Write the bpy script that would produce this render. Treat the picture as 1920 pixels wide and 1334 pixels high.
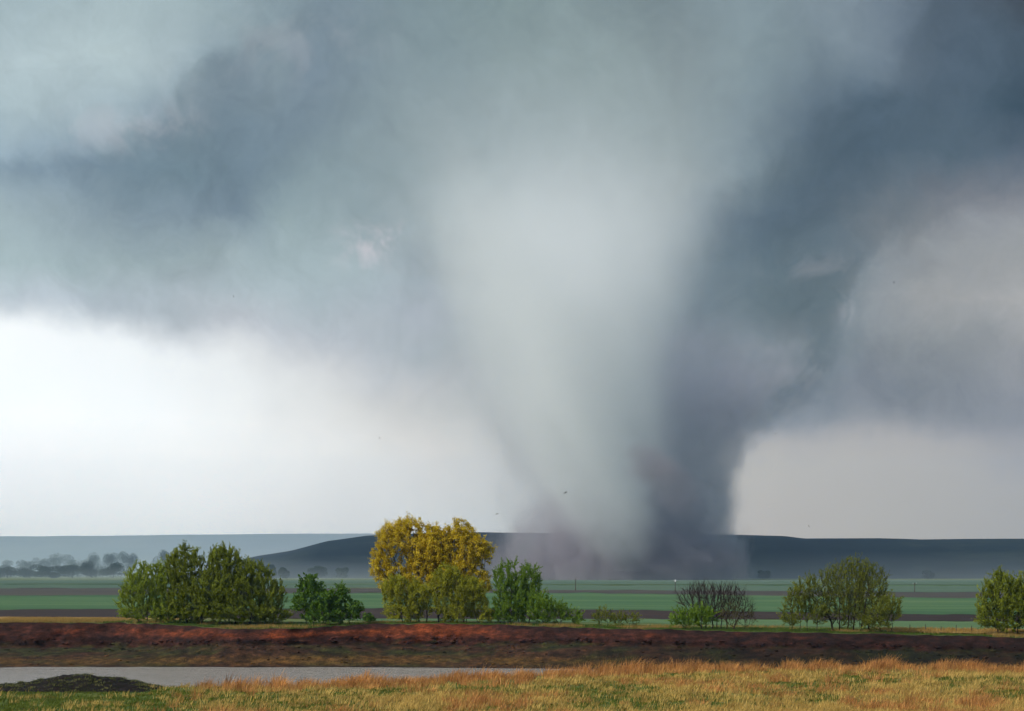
import bpy, bmesh, math, random
import numpy as np
from math import radians as R

scene = bpy.context.scene
for o in list(bpy.data.objects):
    bpy.data.objects.remove(o)

# ------------------------------------------------------------------ camera
FOC = 2637.0            # focal length in photo pixels (1920 wide)
HY = 1076.0             # photo row of the true horizon
CAMZ = 7.0              # eye height above the far river bank
cam_data = bpy.data.cameras.new("camera")
cam = bpy.data.objects.new("camera", cam_data)
scene.collection.objects.link(cam)
scene.camera = cam
cam.location = (0, 0, CAMZ)
cam.rotation_euler = (R(90), 0, 0)
cam_data.sensor_width = 36.0
cam_data.lens = 36.0 * FOC / 1920.0
cam_data.shift_y = (HY - 667.0) / 1920.0
cam_data.clip_start = 0.5
cam_data.clip_end = 60000.0

# ------------------------------------------------------------------ colour + exposure
scene.view_settings.view_transform = 'Standard'
scene.view_settings.look = 'None'
scene.view_settings.gamma = 1.0
scene.view_settings.exposure = 0.0
scene.view_settings.use_curve_mapping = False
scene.render.engine = 'CYCLES'
scene.cycles.use_denoising = True
scene.cycles.max_bounces = 10
scene.cycles.volume_bounces = 6
scene.cycles.transparent_max_bounces = 16
scene.cycles.volume_max_steps = 256
scene.cycles.use_adaptive_sampling = True
scene.cycles.adaptive_threshold = 0.03


def lin(c):
    return tuple(((v / 255.0) / 12.92 if v / 255.0 <= 0.04045 else ((v / 255.0 + 0.055) / 1.055) ** 2.4) for v in c)


# ------------------------------------------------------------------ node expression helper
class E:
    """A float or vector socket with arithmetic that writes Math nodes."""
    def __init__(s, t, sock):
        s.t, s.s = t, sock

    def _m(s, op, *a, clamp=False):
        n = s.t.nodes.new('ShaderNodeMath')
        n.operation = op
        n.use_clamp = clamp
        for i, v in enumerate((s,) + a):
            if isinstance(v, E):
                s.t.links.new(v.s, n.inputs[i])
            else:
                n.inputs[i].default_value = float(v)
        return E(s.t, n.outputs[0])

    def __add__(s, o): return s._m('ADD', o)
    def __radd__(s, o): return s._m('ADD', o)
    def __sub__(s, o): return s._m('SUBTRACT', o)
    def __rsub__(s, o): return (s * -1.0) + o
    def __mul__(s, o): return s._m('MULTIPLY', o)
    def __rmul__(s, o): return s._m('MULTIPLY', o)
    def __truediv__(s, o): return s._m('DIVIDE', o)
    def clamp(s): return s._m('ADD', 0.0, clamp=True)
    def max(s, o): return s._m('MAXIMUM', o)
    def min(s, o): return s._m('MINIMUM', o)
    def pow(s, o): return s._m('POWER', o)
    def abs(s): return s._m('ABSOLUTE')
    def sqrt(s): return s._m('SQRT')
    def exp(s): return s._m('EXPONENT')

    def step(s, a, b):
        """smoothstep from a to b (a may be above b)"""
        n = s.t.nodes.new('ShaderNodeMapRange')
        n.interpolation_type = 'SMOOTHSTEP'
        flip = a > b
        lo, hi = (b, a) if flip else (a, b)
        s.t.links.new(s.s, n.inputs[0])
        n.inputs[1].default_value = lo
        n.inputs[2].default_value = hi
        n.inputs[3].default_value = 1.0 if flip else 0.0
        n.inputs[4].default_value = 0.0 if flip else 1.0
        return E(s.t, n.outputs[0])

    def ramp(s, lo, hi, pts, interp='LINEAR'):
        """colour (or grey) ramp over [lo, hi]; pts = [(x, value or rgb)]"""
        n = s.t.nodes.new('ShaderNodeValToRGB')
        cr = n.color_ramp
        cr.interpolation = interp
        pts = sorted(pts, key=lambda p: p[0])
        while len(cr.elements) < len(pts):
            cr.elements.new(0.5)
        for el, (x, c) in zip(cr.elements, pts):
            el.position = min(max((x - lo) / (hi - lo), 0), 1)
        for el, (x, c) in zip(cr.elements, pts):
            el.color = (c, c, c, 1) if isinstance(c, (int, float)) else (c[0], c[1], c[2], 1)
        p = (s - lo) / (hi - lo)
        s.t.links.new(p.s, n.inputs[0])
        return E(s.t, n.outputs[0])


def sep(t, vec):
    n = t.nodes.new('ShaderNodeSeparateXYZ')
    t.links.new(vec, n.inputs[0])
    return [E(t, n.outputs[i]) for i in range(3)]


def comb(t, x, y, z):
    n = t.nodes.new('ShaderNodeCombineXYZ')
    for i, v in enumerate((x, y, z)):
        if isinstance(v, E):
            t.links.new(v.s, n.inputs[i])
        else:
            n.inputs[i].default_value = v
    return n.outputs[0]


def noise(t, vec, scale, detail=4.0, rough=0.5, dist=0.0, color=False):
    n = t.nodes.new('ShaderNodeTexNoise')
    if vec is not None:
        t.links.new(vec, n.inputs['Vector'])
    n.inputs['Scale'].default_value = scale
    n.inputs['Detail'].default_value = detail
    n.inputs['Roughness'].default_value = rough
    n.inputs['Distortion'].default_value = dist
    return E(t, n.outputs[1] if color else n.outputs[0])


def mixc(t, f, a, b, mode='MIX'):
    n = t.nodes.new('ShaderNodeMix')
    n.data_type = 'RGBA'
    n.blend_type = mode
    n.clamp_factor = True
    for i, v in ((0, f), (6, a), (7, b)):
        if isinstance(v, E):
            t.links.new(v.s, n.inputs[i])
        elif isinstance(v, (int, float)):
            n.inputs[i].default_value = v if i == 0 else (v, v, v, 1)
        else:
            n.inputs[i].default_value = (v[0], v[1], v[2], 1)
    return E(t, n.outputs[2])


def vmath(t, op, a, b):
    n = t.nodes.new('ShaderNodeVectorMath')
    n.operation = op
    for i, v in enumerate((a, b)):
        if isinstance(v, E):
            v = v.s
        if isinstance(v, (tuple, list)):
            n.inputs[i].default_value = v
        elif isinstance(v, (int, float)):
            n.inputs[3 if op == 'SCALE' else i].default_value = v if op == 'SCALE' else (v, v, v)
        else:
            t.links.new(v, n.inputs[i])
    return n.outputs[0]


# ------------------------------------------------------------------ sun
SUN_AZ, SUN_EL = R(-126), R(40)      # compass from +Y (view direction), negative = left
sund = bpy.data.lights.new("sun", 'SUN')
sund.energy = 4.2
sund.angle = R(7)
sund.color = (1.0, 0.95, 0.86)
sun = bpy.data.objects.new("sun", sund)
scene.collection.objects.link(sun)
sun.location = (-300, 50, 300)
sun.rotation_euler = (R(90) - SUN_EL, 0, math.pi - SUN_AZ)

HAZE_D, HAZE_TOP = 6.2e-5, 760.0
# ------------------------------------------------------------------ storm sky (world)
world = bpy.data.worlds.new("World")
scene.world = world
world.use_nodes = True
world.cycles.sampling_method = 'MANUAL'
world.cycles.sample_map_resolution = 256
wt = world.node_tree
wt.nodes.clear()


def U_of(px): return math.atan2(px - 960.0, FOC)
def V_of(py): return (HY - py) / FOC


def build_world():
    t = wt
    tc = t.nodes.new('ShaderNodeTexCoord')
    d = tc.outputs['Generated']
    # billowing: bend the directions with noise before looking the clouds up
    n1 = noise(t, d, 5.0, 5.0, 0.55, color=True)
    n2 = noise(t, d, 17.0, 6.0, 0.6, color=True)
    w1 = vmath(t, 'SCALE', vmath(t, 'SUBTRACT', n1, 0.5), 0.085)
    w2 = vmath(t, 'SCALE', vmath(t, 'SUBTRACT', n2, 0.5), 0.045)
    dw = vmath(t, 'ADD', d, vmath(t, 'ADD', w1, w2))
    x, y, z = sep(t, dw)
    U = x._m('ARCTAN2', y)
    V = z / y.max(0.25)
    x0, y0, z0 = sep(t, d)
    U0 = x0._m('ARCTAN2', y0)
    V0 = z0 / y0.max(0.25)

    def row(pts):
        return U.ramp(-0.5, 0.5, [(U_of(p), lin(c)) for p, c in pts], 'EASE' if False else 'LINEAR')

    deck = [
        (-120, [(0, (120, 140, 152)), (300, (128, 148, 158)), (640, (112, 130, 145)), (960, (118, 136, 142)), (1280, (112, 128, 136)), (1560, (112, 126, 140)), (1720, (88, 102, 118)), (1920, (62, 72, 86))]),
        (0, [(-150, (128, 150, 160)), (0, (150, 170, 178)), (160, (162, 182, 189)), (320, (150, 170, 177)), (480, (132, 152, 163)), (620, (117, 136, 151)), (800, (122, 142, 150)), (960, (126, 146, 150)), (1120, (128, 146, 150)), (1280, (120, 136, 143)), (1440, (124, 142, 152)), (1620, (124, 140, 154)), (1730, (98, 112, 129)), (1800, (85, 98, 116)), (1920, (72, 76, 88))]),
        (120, [(-100, (160, 180, 188)), (0, (171, 190, 197)), (180, (172, 191, 196)), (310, (158, 176, 184)), (370, (128, 148, 163)), (440, (122, 141, 157)), (510, (132, 151, 164)), (580, (119, 138, 156)), (720, (126, 145, 156)), (960, (136, 154, 158)), (1120, (138, 155, 158)), (1290, (127, 141, 146)), (1440, (122, 140, 149)), (1580, (120, 136, 150)), (1690, (97, 112, 131)), (1760, (82, 98, 119)), (1920, (70, 84, 102))]),
        (240, [(-100, (150, 172, 186)), (0, (162, 182, 190)), (140, (156, 175, 184)), (230, (140, 160, 174)), (280, (115, 138, 156)), (340, (124, 146, 162)), (430, (114, 136, 154)), (560, (117, 137, 154)), (700, (130, 148, 157)), (840, (141, 158, 164)), (960, (146, 162, 167)), (1120, (147, 162, 166)), (1280, (136, 150, 154)), (1400, (117, 133, 143)), (1500, (94, 111, 129)), (1580, (78, 96, 116)), (1760, (82, 99, 119)), (1880, (62, 80, 100)), (1920, (58, 76, 96))]),
        (320, [(0, (136, 159, 179)), (150, (122, 145, 166)), (320, (116, 141, 158)), (490, (118, 140, 159)), (580, (128, 148, 158)), (720, (132, 150, 157)), (820, (142, 159, 165)), (960, (156, 170, 175)), (1120, (156, 168, 172)), (1270, (142, 154, 158)), (1400, (112, 128, 139)), (1490, (92, 109, 126)), (1600, (81, 99, 119)), (1780, (84, 101, 119)), (1920, (88, 100, 119))]),
        (400, [(0, (158, 178, 188)), (160, (147, 166, 178)), (320, (132, 152, 169)), (470, (121, 141, 160)), (560, (142, 161, 166)), (700, (138, 154, 161)), (800, (147, 162, 169)), (960, (160, 172, 176)), (1120, (160, 172, 176)), (1230, (146, 158, 163)), (1330, (106, 122, 137)), (1440, (92, 109, 128)), (1600, (92, 107, 124)), (1700, (103, 114, 127)), (1780, (119, 123, 134)), (1920, (131, 132, 140))]),
        (490, [(0, (168, 188, 193)), (320, (159, 177, 183)), (620, (155, 172, 178)), (800, (154, 165, 174)), (960, (160, 172, 176)), (1120, (155, 168, 172)), (1240, (130, 142, 150)), (1280, (115, 129, 141)), (1440, (104, 121, 133)), (1560, (106, 121, 134)), (1640, (133, 138, 144)), (1760, (143, 145, 148)), (1920, (147, 148, 149))]),
        (565, [(0, (194, 204, 214)), (160, (184, 195, 206)), (320, (173, 185, 194)), (480, (165, 180, 187)), (640, (161, 173, 181)), (800, (160, 167, 177)), (960, (160, 170, 174)), (1120, (150, 160, 166)), (1250, (114, 125, 137)), (1440, (109, 123, 132)), (1570, (111, 125, 134)), (1640, (144, 148, 153)), (1710, (157, 157, 157)), (1920, (160, 158, 156))]),
        (640, [(0, (205, 212, 220)), (240, (194, 200, 208)), (420, (184, 189, 197)), (640, (172, 178, 186)), (800, (164, 171, 177)), (960, (160, 168, 172)), (1120, (150, 158, 164)), (1260, (114, 119, 132)), (1440, (112, 124, 133)), (1550, (116, 127, 136)), (1630, (138, 142, 148)), (1780, (142, 144, 147)), (1920, (152, 151, 152))]),
        (720, [(500, (200, 202, 206)), (800, (180, 182, 185)), (960, (164, 170, 174)), (1120, (150, 158, 164)), (1260, (114, 119, 131)), (1450, (114, 120, 132)), (1530, (124, 129, 139)), (1600, (129, 132, 142)), (1750, (133, 135, 143)), (1920, (136, 136, 144))]),
        (790, [(700, (195, 195, 195)), (960, (176, 180, 180)), (1120, (160, 164, 168)), (1300, (130, 133, 143)), (1460, (140, 142, 150)), (1600, (140, 141, 149)), (1920, (142, 141, 148))]),
    ]
    glow = [
        (600, [(0, (252, 255, 255)), (300, (236, 240, 242)), (600, (212, 212, 216)), (900, (188, 190, 194)), (1400, (165, 164, 168)), (1920, (158, 156, 160))]),
        (740, [(-150, (250, 253, 255)), (0, (250, 254, 255)), (250, (247, 250, 250)), (430, (234, 236, 235)), (620, (217, 217, 215)), (780, (204, 202, 198)), (950, (190, 192, 190)), (1120, (178, 180, 182)), (1400, (166, 164, 167)), (1700, (160, 158, 163)), (1920, (152, 150, 157))]),
        (860, [(-150, (258, 258, 256)), (0, (260, 258, 256)), (250, (254, 253, 250)), (480, (242, 240, 236)), (680, (226, 224, 220)), (850, (213, 209, 204)), (1000, (197, 196, 193)), (1200, (186, 184, 181)), (1400, (184, 178, 171)), (1700, (176, 170, 165)), (1920, (169, 164, 161))]),
        (1000, [(-150, (266, 260, 256)), (0, (266, 261, 257)), (300, (260, 256, 252)), (560, (244, 238, 233)), (760, (228, 223, 219)), (900, (214, 210, 206)), (1150, (190, 186, 182)), (1400, (181, 174, 168)), (1650, (174, 168, 162)), (1920, (166, 161, 158))]),
    ]

    def stack(rows):
        rows = sorted(rows, key=lambda r: -r[0])        # lowest elevation first
        c = row(rows[0][1])
        for (pa, _), (pb, pts) in zip(rows, rows[1:]):
            c = mixc(t, ((V - V_of(pa)) / (V_of(pb) - V_of(pa))).clamp(), c, row(pts))
        return c

    # greyer: slate rather than blue
    hs = t.nodes.new('ShaderNodeHueSaturation')
    hs.inputs['Saturation'].default_value = 0.80
    hs.inputs['Hue'].default_value = 0.490
    t.links.new(stack(deck).s, hs.inputs['Color'])
    dk = E(t, hs.outputs[0])
    gl = stack(glow)
    base = U.ramp(-0.5, 0.5, [(U_of(p), V_of(q)) for p, q in
                              [(-200, 570), (0, 588), (160, 602), (320, 642), (480, 676), (640, 702), (800, 735), (960, 775), (1150, 830), (1380, 815), (1480, 790), (1600, 790), (1750, 795), (1920, 800)]])
    soft = U.ramp(-0.5, 0.5, [(U_of(p), q / FOC) for p, q in [(0, 40), (300, 52), (600, 72), (900, 95), (1400, 34), (1920, 42)]])
    m = (((V * 0.6 + V0 * 0.4) - base) / soft * 0.5 + 0.5).clamp()
    m = m * m * (3.0 - m * 2.0)
    sky = mixc(t, m, gl, dk)
    # billowing edges where a paler cloud lies over a darker one
    bil = noise(t, d, 15.0, 9.0, 0.60, 0.7)
    bil2 = noise(t, d, 42.0, 7.0, 0.6, 0.5)
    wob = (bil - 0.5) * 0.105 + (bil2 - 0.5) * 0.022

    def edge(pts, soft_px, gain, win, bias=0.55):
        c = U0.ramp(-0.5, 0.5, [(U_of(p), V_of(q)) for p, q in pts])
        w = U0.ramp(-0.5, 0.5, [(U_of(p), q) for p, q in win])
        e = (((V0 + wob) - c) / (soft_px / FOC) * 0.5 + 0.5).clamp()
        e = e * e * (3.0 - e * 2.0)
        return (e - bias) * w * gain

    k = edge([(-150, 315), (0, 290), (110, 276), (200, 252), (262, 212), (310, 190), (345, 140), (420, 100), (500, 50), (600, -20)], 34, 0.22, [(-300, 1), (420, 1), (640, 0)])
    k = k + edge([(1240, 520), (1290, 455), (1340, 385), (1400, 338), (1470, 290), (1520, 238), (1600, 172), (1690, 105), (1760, -30), (1850, -150)], 44, 0.20, [(1230, 0), (1340, 1), (1760, 1), (1900, 0.2)])
    k = k + edge([(1380, 860), (1440, 805), (1500, 745), (1565, 655), (1600, 560), (1628, 485), (1700, 444), (1800, 402), (1920, 380), (2100, 350)], 34, -0.20, [(1390, 0), (1470, 1), (2000, 1)], 0.35)
    k = k + edge([(1380, 810), (1480, 700), (1560, 640), (1650, 620), (1760, 628), (1850, 615), (1920, 640)], 30, 0.12, [(1540, 0), (1640, 1), (2000, 1)])
    k = k + edge([(0, 440), (300, 460), (480, 430), (560, 370), (640, 300), (760, 200), (900, 100)], 90, -0.12, [(0, 0.6), (400, 1), (640, 0.6), (800, 0)])
    # fine cloud relief, faint in the clear strip
    relief = noise(t, dw, 9.0, 9.0, 0.64, 0.5)
    puff = noise(t, dw, 30.0, 9.0, 0.68, 0.9)
    amp = m * 0.44 + 0.025
    k = k * m + ((relief - 0.5) + (puff - 0.5) * 0.8) * amp + 1.0
    sky = E(t, vmath(t, 'SCALE', sky, 1.0))
    t.links.new(k.s, sky.s.node.inputs[3])
    # torn scraps of pale scud
    sc = noise(t, d, 30.0, 7.0, 0.62, 0.6)
    for px, py, rx, ry, amt in ((708, 465, 66, 46, 0.42), (1530, 500, 80, 30, 0.07), (1592, 585, 24, 56, 0.10), (205, 240, 90, 46, 0.12), (330, 235, 60, 60, 0.08), (560, 75, 150, 70, 0.07)):
        g = ((((U0 - U_of(px)) / (rx / FOC)).pow(2) + ((V0 - V_of(py)) / (ry / FOC)).pow(2)) * -1.0).exp()
        s = g * (g * 0.12 + sc).step(0.47, 0.70)
        sky = mixc(t, s * amt * 2.0, sky, lin((206, 201, 206)))
    # these tones are as seen from the ground: take out the pale air that lies in between
    op = 1.0 - ((V0.max(0.085)._m('POWER', -1.0)) * (-HAZE_D * HAZE_TOP)).exp()
    veil = vmath(t, 'SCALE', comb(t, 0.165, 0.250, 0.395), 1.0)
    t.links.new(op.s, veil.node.inputs[3])
    sky = vmath(t, 'MAXIMUM', vmath(t, 'SUBTRACT', sky, veil), 0.004)
    sky = E(t, vmath(t, 'SCALE', sky, 1.0))
    t.links.new((1.0 - op)._m('POWER', -1.0).s, sky.s.node.inputs[3])
    # beyond the frame the same storm deck runs on, with a little clear sky in its gaps
    nis = t.nodes.new('ShaderNodeTexSky')
    nis.sky_type = 'NISHITA'
    nis.sun_disc = False
    nis.sun_elevation = SUN_EL
    nis.sun_rotation = SUN_AZ
    nsc = E(t, vmath(t, 'SCALE', nis.outputs[0], 0.10))
    g1 = noise(t, d, 2.6, 8.0, 0.58)
    around = g1.ramp(0.25, 0.75, [(0.25, lin((88, 104, 122))), (0.42, lin((120, 138, 152))), (0.55, lin((152, 170, 178))), (0.75, lin((178, 192, 198)))])
    cover = noise(t, d, 1.9, 5.0, 0.5).step(0.66, 0.54)
    around = mixc(t, cover, nsc, around)
    out = (U0.abs().step(0.38, 0.60)).max(V0.step(0.45, 0.75))
    sky = mixc(t, out, sky, around)
    # below the horizon: plain dim ground tone (hidden by the land)
    bg = t.nodes.new('ShaderNodeBackground')
    t.links.new(sky.s, bg.inputs[0])
    bg.inputs[1].default_value = 1.0
    ow = t.nodes.new('ShaderNodeOutputWorld')
    t.links.new(bg.outputs[0], ow.inputs[0])


build_world()

# ------------------------------------------------------------------ general helpers
def at(px, py, y):
    """point at distance y seen at photo pixel (px, py)"""
    return ((px - 960.0) * y / FOC, y, CAMZ + (HY - py) * y / FOC)


def tag(o, label=None, cat=None, group=None, kind=None):
    if label: o['label'] = label
    if cat: o['category'] = cat
    if group: o['group'] = group
    if kind: o['kind'] = kind
    return o


def link(name, data, parent=None, loc=None):
    o = bpy.data.objects.new(name, data)
    scene.collection.objects.link(o)
    if loc is not None:
        o.location = loc
    if parent is not None:
        o.parent = parent
    return o


def mesh_np(name, verts, faces, mat=None, cols=None, smooth=False):
    """verts (N,3); faces: (M,k) array or list of such arrays; cols: (N,3) point colours"""
    verts = np.asarray(verts, np.float32)
    if not isinstance(faces, list):
        faces = [faces]
    faces = [np.asarray(f, np.int32) for f in faces if len(f)]
    me = bpy.data.meshes.new(name)
    me.vertices.add(len(verts))
    me.vertices.foreach_set('co', verts.ravel())
    nl = sum(f.size for f in faces)
    npoly = sum(len(f) for f in faces)
    me.loops.add(nl)
    me.loops.foreach_set('vertex_index', np.concatenate([f.ravel() for f in faces]))
    me.polygons.add(npoly)
    tot = np.concatenate([np.full(len(f), f.shape[1], np.int32) for f in faces])
    start = np.concatenate([[0], np.cumsum(tot)[:-1]]).astype(np.int32)
    me.polygons.foreach_set('loop_start', start)
    me.polygons.foreach_set('use_smooth', np.full(npoly, smooth, bool))
    me.update(calc_edges=True)
    if cols is not None:
        a = me.attributes.new('col', 'FLOAT_COLOR', 'POINT')
        c = np.ones((len(verts), 4), np.float32)
        c[:, :3] = cols
        a.data.foreach_set('color', c.ravel())
    if mat:
        me.materials.append(mat)
    return me


def grid_faces(nr, nc):
    i = np.arange((nr - 1) * (nc - 1))
    r, c = i // (nc - 1), i % (nc - 1)
    a = r * nc + c
    return np.stack([a, a + 1, a + nc + 1, a + nc], 1)


def interp(x, pts):
    xs, ys = zip(*pts)
    return np.interp(x, xs, ys)


# cheap numpy value noise
_rng = np.random.default_rng(5)
_tab = _rng.random((256, 256)).astype(np.float32)


def vnoise(x, y):
    xi, yi = np.floor(x).astype(int), np.floor(y).astype(int)
    fx, fy = x - xi, y - yi
    fx, fy = fx * fx * (3 - 2 * fx), fy * fy * (3 - 2 * fy)
    g = lambda a, b: _tab[a & 255, b & 255]
    return ((g(xi, yi) * (1 - fx) + g(xi + 1, yi) * fx) * (1 - fy) + (g(xi, yi + 1) * (1 - fx) + g(xi + 1, yi + 1) * fx) * fy)


def fbm(x, y, oct=4, gain=0.5):
    s, a, n = 0, 1, 0
    for k in range(oct):
        s = s + a * vnoise(x * 2 ** k + 17.3 * k, y * 2 ** k + 9.1 * k)
        n += a
        a *= gain
    return s / n


def new_mat(name):
    m = bpy.data.materials.new(name)
    m.use_nodes = True
    t = m.node_tree
    t.nodes.clear()
    out = t.nodes.new('ShaderNodeOutputMaterial')
    return m, t, out


def principled(t, out, rough=0.9, spec=0.2):
    b = t.nodes.new('ShaderNodeBsdfPrincipled')
    b.inputs['Roughness'].default_value = rough
    b.inputs['Specular IOR Level'].default_value = spec
    t.links.new(b.outputs[0], out.inputs[0])
    return b


def soil_mat(name, scale, c_dark, c_mid, c_light, bump=0.3, scale2=None, stretch=(1, 1, 1), use_col=False, rough=0.95):
    """earth or crop: three tones mixed by two noises, optional per-vertex colour, small relief"""
    m, t, out = new_mat(name)
    b = principled(t, out, rough)
    g = t.nodes.new('ShaderNodeNewGeometry')
    p = vmath(t, 'MULTIPLY', g.outputs['Position'], stretch)
    n1 = noise(t, p, scale, 6, 0.6)
    n2 = noise(t, p, scale2 or scale * 6.3, 5, 0.6)
    f = (n1 * 0.6 + n2 * 0.4)
    c = f.ramp(0.3, 0.7, [(0.36, c_dark), (0.5, c_mid), (0.64, c_light)])
    if use_col:
        at_ = t.nodes.new('ShaderNodeAttribute')
        at_.attribute_name = 'col'
        c = mixc(t, 1.0, E(t, at_.outputs[0]), c, 'MULTIPLY')
    t.links.new(c.s, b.inputs['Base Color'])
    if bump:
        bn = t.nodes.new('ShaderNodeBump')
        bn.inputs['Strength'].default_value = bump
        bn.inputs['Distance'].default_value = 0.2
        t.links.new(f.s, bn.inputs['Height'])
        t.links.new(bn.outputs[0], b.inputs['Normal'])
    return m


def leaf_mat(name, trans=0.35, rough=0.6):
    m, t, out = new_mat(name)
    a = t.nodes.new('ShaderNodeAttribute')
    a.attribute_name = 'col'
    b = t.nodes.new('ShaderNodeBsdfPrincipled')
    b.inputs['Roughness'].default_value = rough
    b.inputs['Specular IOR Level'].default_value = 0.15
    tr = t.nodes.new('ShaderNodeBsdfTranslucent')
    mx = t.nodes.new('ShaderNodeMixShader')
    mx.inputs[0].default_value = trans
    t.links.new(a.outputs[0], b.inputs['Base Color'])
    t.links.new(a.outputs[0], tr.inputs[0])
    t.links.new(b.outputs[0], mx.inputs[1])
    t.links.new(tr.outputs[0], mx.inputs[2])
    t.links.new(mx.outputs[0], out.inputs[0])
    return m


# ------------------------------------------------------------------ lie of the land
WATER_Z = -5.3
LIP = [(0, 200, 1168), (200, 200, 1168), (300, 198, 1170.5), (440, 190, 1180), (560, 190, 1179), (640, 193, 1174), (720, 197, 1170),
       (830, 197, 1170), (960, 194, 1173), (1100, 190, 1178), (1250, 187, 1181), (1400, 184, 1185), (1650, 181, 1189), (1920, 178, 1196)]
_lx = [(p - 960) * y / FOC for p, y, q in LIP]
LIP_Y = list(zip(_lx, [y for p, y, q in LIP]))
LIP_Z = list(zip(_lx, [CAMZ + (HY - q) * y / FOC for p, y, q in LIP]))
FOOT = [(0, 198.2, 1213), (200, 198, 1214), (440, 188, 1211), (640, 191, 1208), (830, 195, 1209), (1100, 188, 1208), (1400, 182, 1213), (1920, 176, 1223)]
_fx = [(p - 960) * y / FOC for p, y, q in FOOT]
FOOT_Y = list(zip(_fx, [y for p, y, q in FOOT]))
FOOT_Z = list(zip(_fx, [CAMZ + (HY - q) * y / FOC for p, y, q in FOOT]))
SHORE_Y = [(-120, 184.5), (-70, 184.5), (-45, 186), (-20, 185.5), (0, 183.5), (15, 180), (40, 174), (75, 167), (120, 160)]
CREST_Y = [(-100, 112), (-42, 110), (-30, 110), (-22, 111), (-13, 115), (0, 121), (8, 126), (14, 131), (20, 133), (45, 133), (80, 131), (120, 131)]
NEAR_Z = -2.0


def plane_z(x, y):
    """the wide field beyond the river: tilts a little down to the right, rises far out"""
    tilt = -0.006 * (np.clip(x, -140, 140) + 71)
    f = np.clip((700.0 - y) / 450.0, 0, 1)
    return tilt * f + np.clip((y - 700) / 900.0, 0, 1) * 1.2


def land_z(x, y):
    lz, ly = interp(x, LIP_Z), interp(x, LIP_Y)
    k = np.clip((y - ly) / 16.0, 0, 1)
    k = k * k * (3 - 2 * k)
    return lz * (1 - k) + plane_z(x, y) * k


def near_z(x, y):
    """the meadow on this side, climbing to the viewer's hillside"""
    a = np.clip((86.0 - y) / 86.0, 0, 1)
    z = NEAR_Z + 7.3 * a ** 1.25
    z = z + 0.25 * (fbm(x * 0.06 + 3, y * 0.09, 3) - 0.5) * 2
    k = np.clip((-y) / 300.0, 0, 1)
    return z + 3.0 * k


def xs_axis(dense, step, far, growth=1.14):
    a = list(np.arange(-dense, dense + 1e-6, step))
    s, p = step, dense
    out = []
    while p < far:
        s *= growth
        p += s
        out.append(p)
    return np.array([-v for v in out[::-1]] + a + out)


def ys_axis(y0, y1, step, growth):
    v, s = [y0], step
    while v[-1] + s < y1:
        v.append(v[-1] + s)
        s *= growth
    v.append(y1)
    return np.array(v)


XS = xs_axis(95, 0.7, 9200)
EDGE = 9200.0

# near meadow soil (under the grass) ---------------------------------------------------------------
crest = interp(XS, CREST_Y) + 1.2 * (fbm(XS * 0.15, XS * 0 + 4, 3) - 0.5) * 2
cs = np.concatenate([-ys_axis(0.0, 400.0, 3.0, 1.25)[::-1][:-1], np.linspace(0, 80, 28)[:], np.linspace(81, 100, 24)])
rows = []
for q in cs:
    rows.append(np.stack([XS, np.full_like(XS, q), near_z(XS, q)], 1))
for k in np.linspace(0, 1, 22)[1:]:
    yy = 100 + (crest - 100) * k
    zz = near_z(XS, yy)
    rows.append(np.stack([XS, yy, zz], 1))
zc = rows[-1][:, 2]
for k in np.linspace(0, 1, 9)[1:]:
    yy = crest + 8.0 * k
    zz = zc + (WATER_Z - 0.7 - zc) * k ** 1.3 + 0.3 * (fbm(XS * 0.4, yy * 0.4, 3) - 0.5)
    rows.append(np.stack([XS, yy, zz], 1))
V = np.concatenate(rows)
m_near = soil_mat('meadow_soil', 0.5, (0.05, 0.085, 0.016), (0.085, 0.125, 0.022), (0.15, 0.145, 0.04), 0.4)
tag(link('ground', mesh_np('ground', V, grid_faces(len(rows), len(XS)), m_near, smooth=True)), kind='structure')

# water --------------------------------------------------------------------------------------------
m_wat, t, out = new_mat('river_water')
b = principled(t, out, 0.16, 0.5)
b.inputs['Base Color'].default_value = (0.32, 0.295, 0.275, 1)
g = t.nodes.new('ShaderNodeNewGeometry')
p = vmath(t, 'MULTIPLY', g.outputs['Position'], (0.55, 1.0, 1))
wv = noise(t, p, 0.9, 5, 0.65)
wv2 = noise(t, p, 0.16, 3, 0.5)
bn = t.nodes.new('ShaderNodeBump')
bn.inputs['Strength'].default_value = 1.0
bn.inputs['Distance'].default_value = 0.6
t.links.new((wv + wv2 * 0.6).s, bn.inputs['Height'])
t.links.new(bn.outputs[0], b.inputs['Normal'])
wx = xs_axis(110, 6, EDGE)
wr = [np.stack([wx, interp(wx, CREST_Y) + 5.2, np.full_like(wx, WATER_Z)], 1), np.stack([wx, interp(wx, SHORE_Y) + 1.2, np.full_like(wx, WATER_Z)], 1)]
tag(link('water', mesh_np('water', np.concatenate(wr), grid_faces(2, len(wx)), m_wat)), kind='structure')

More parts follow.
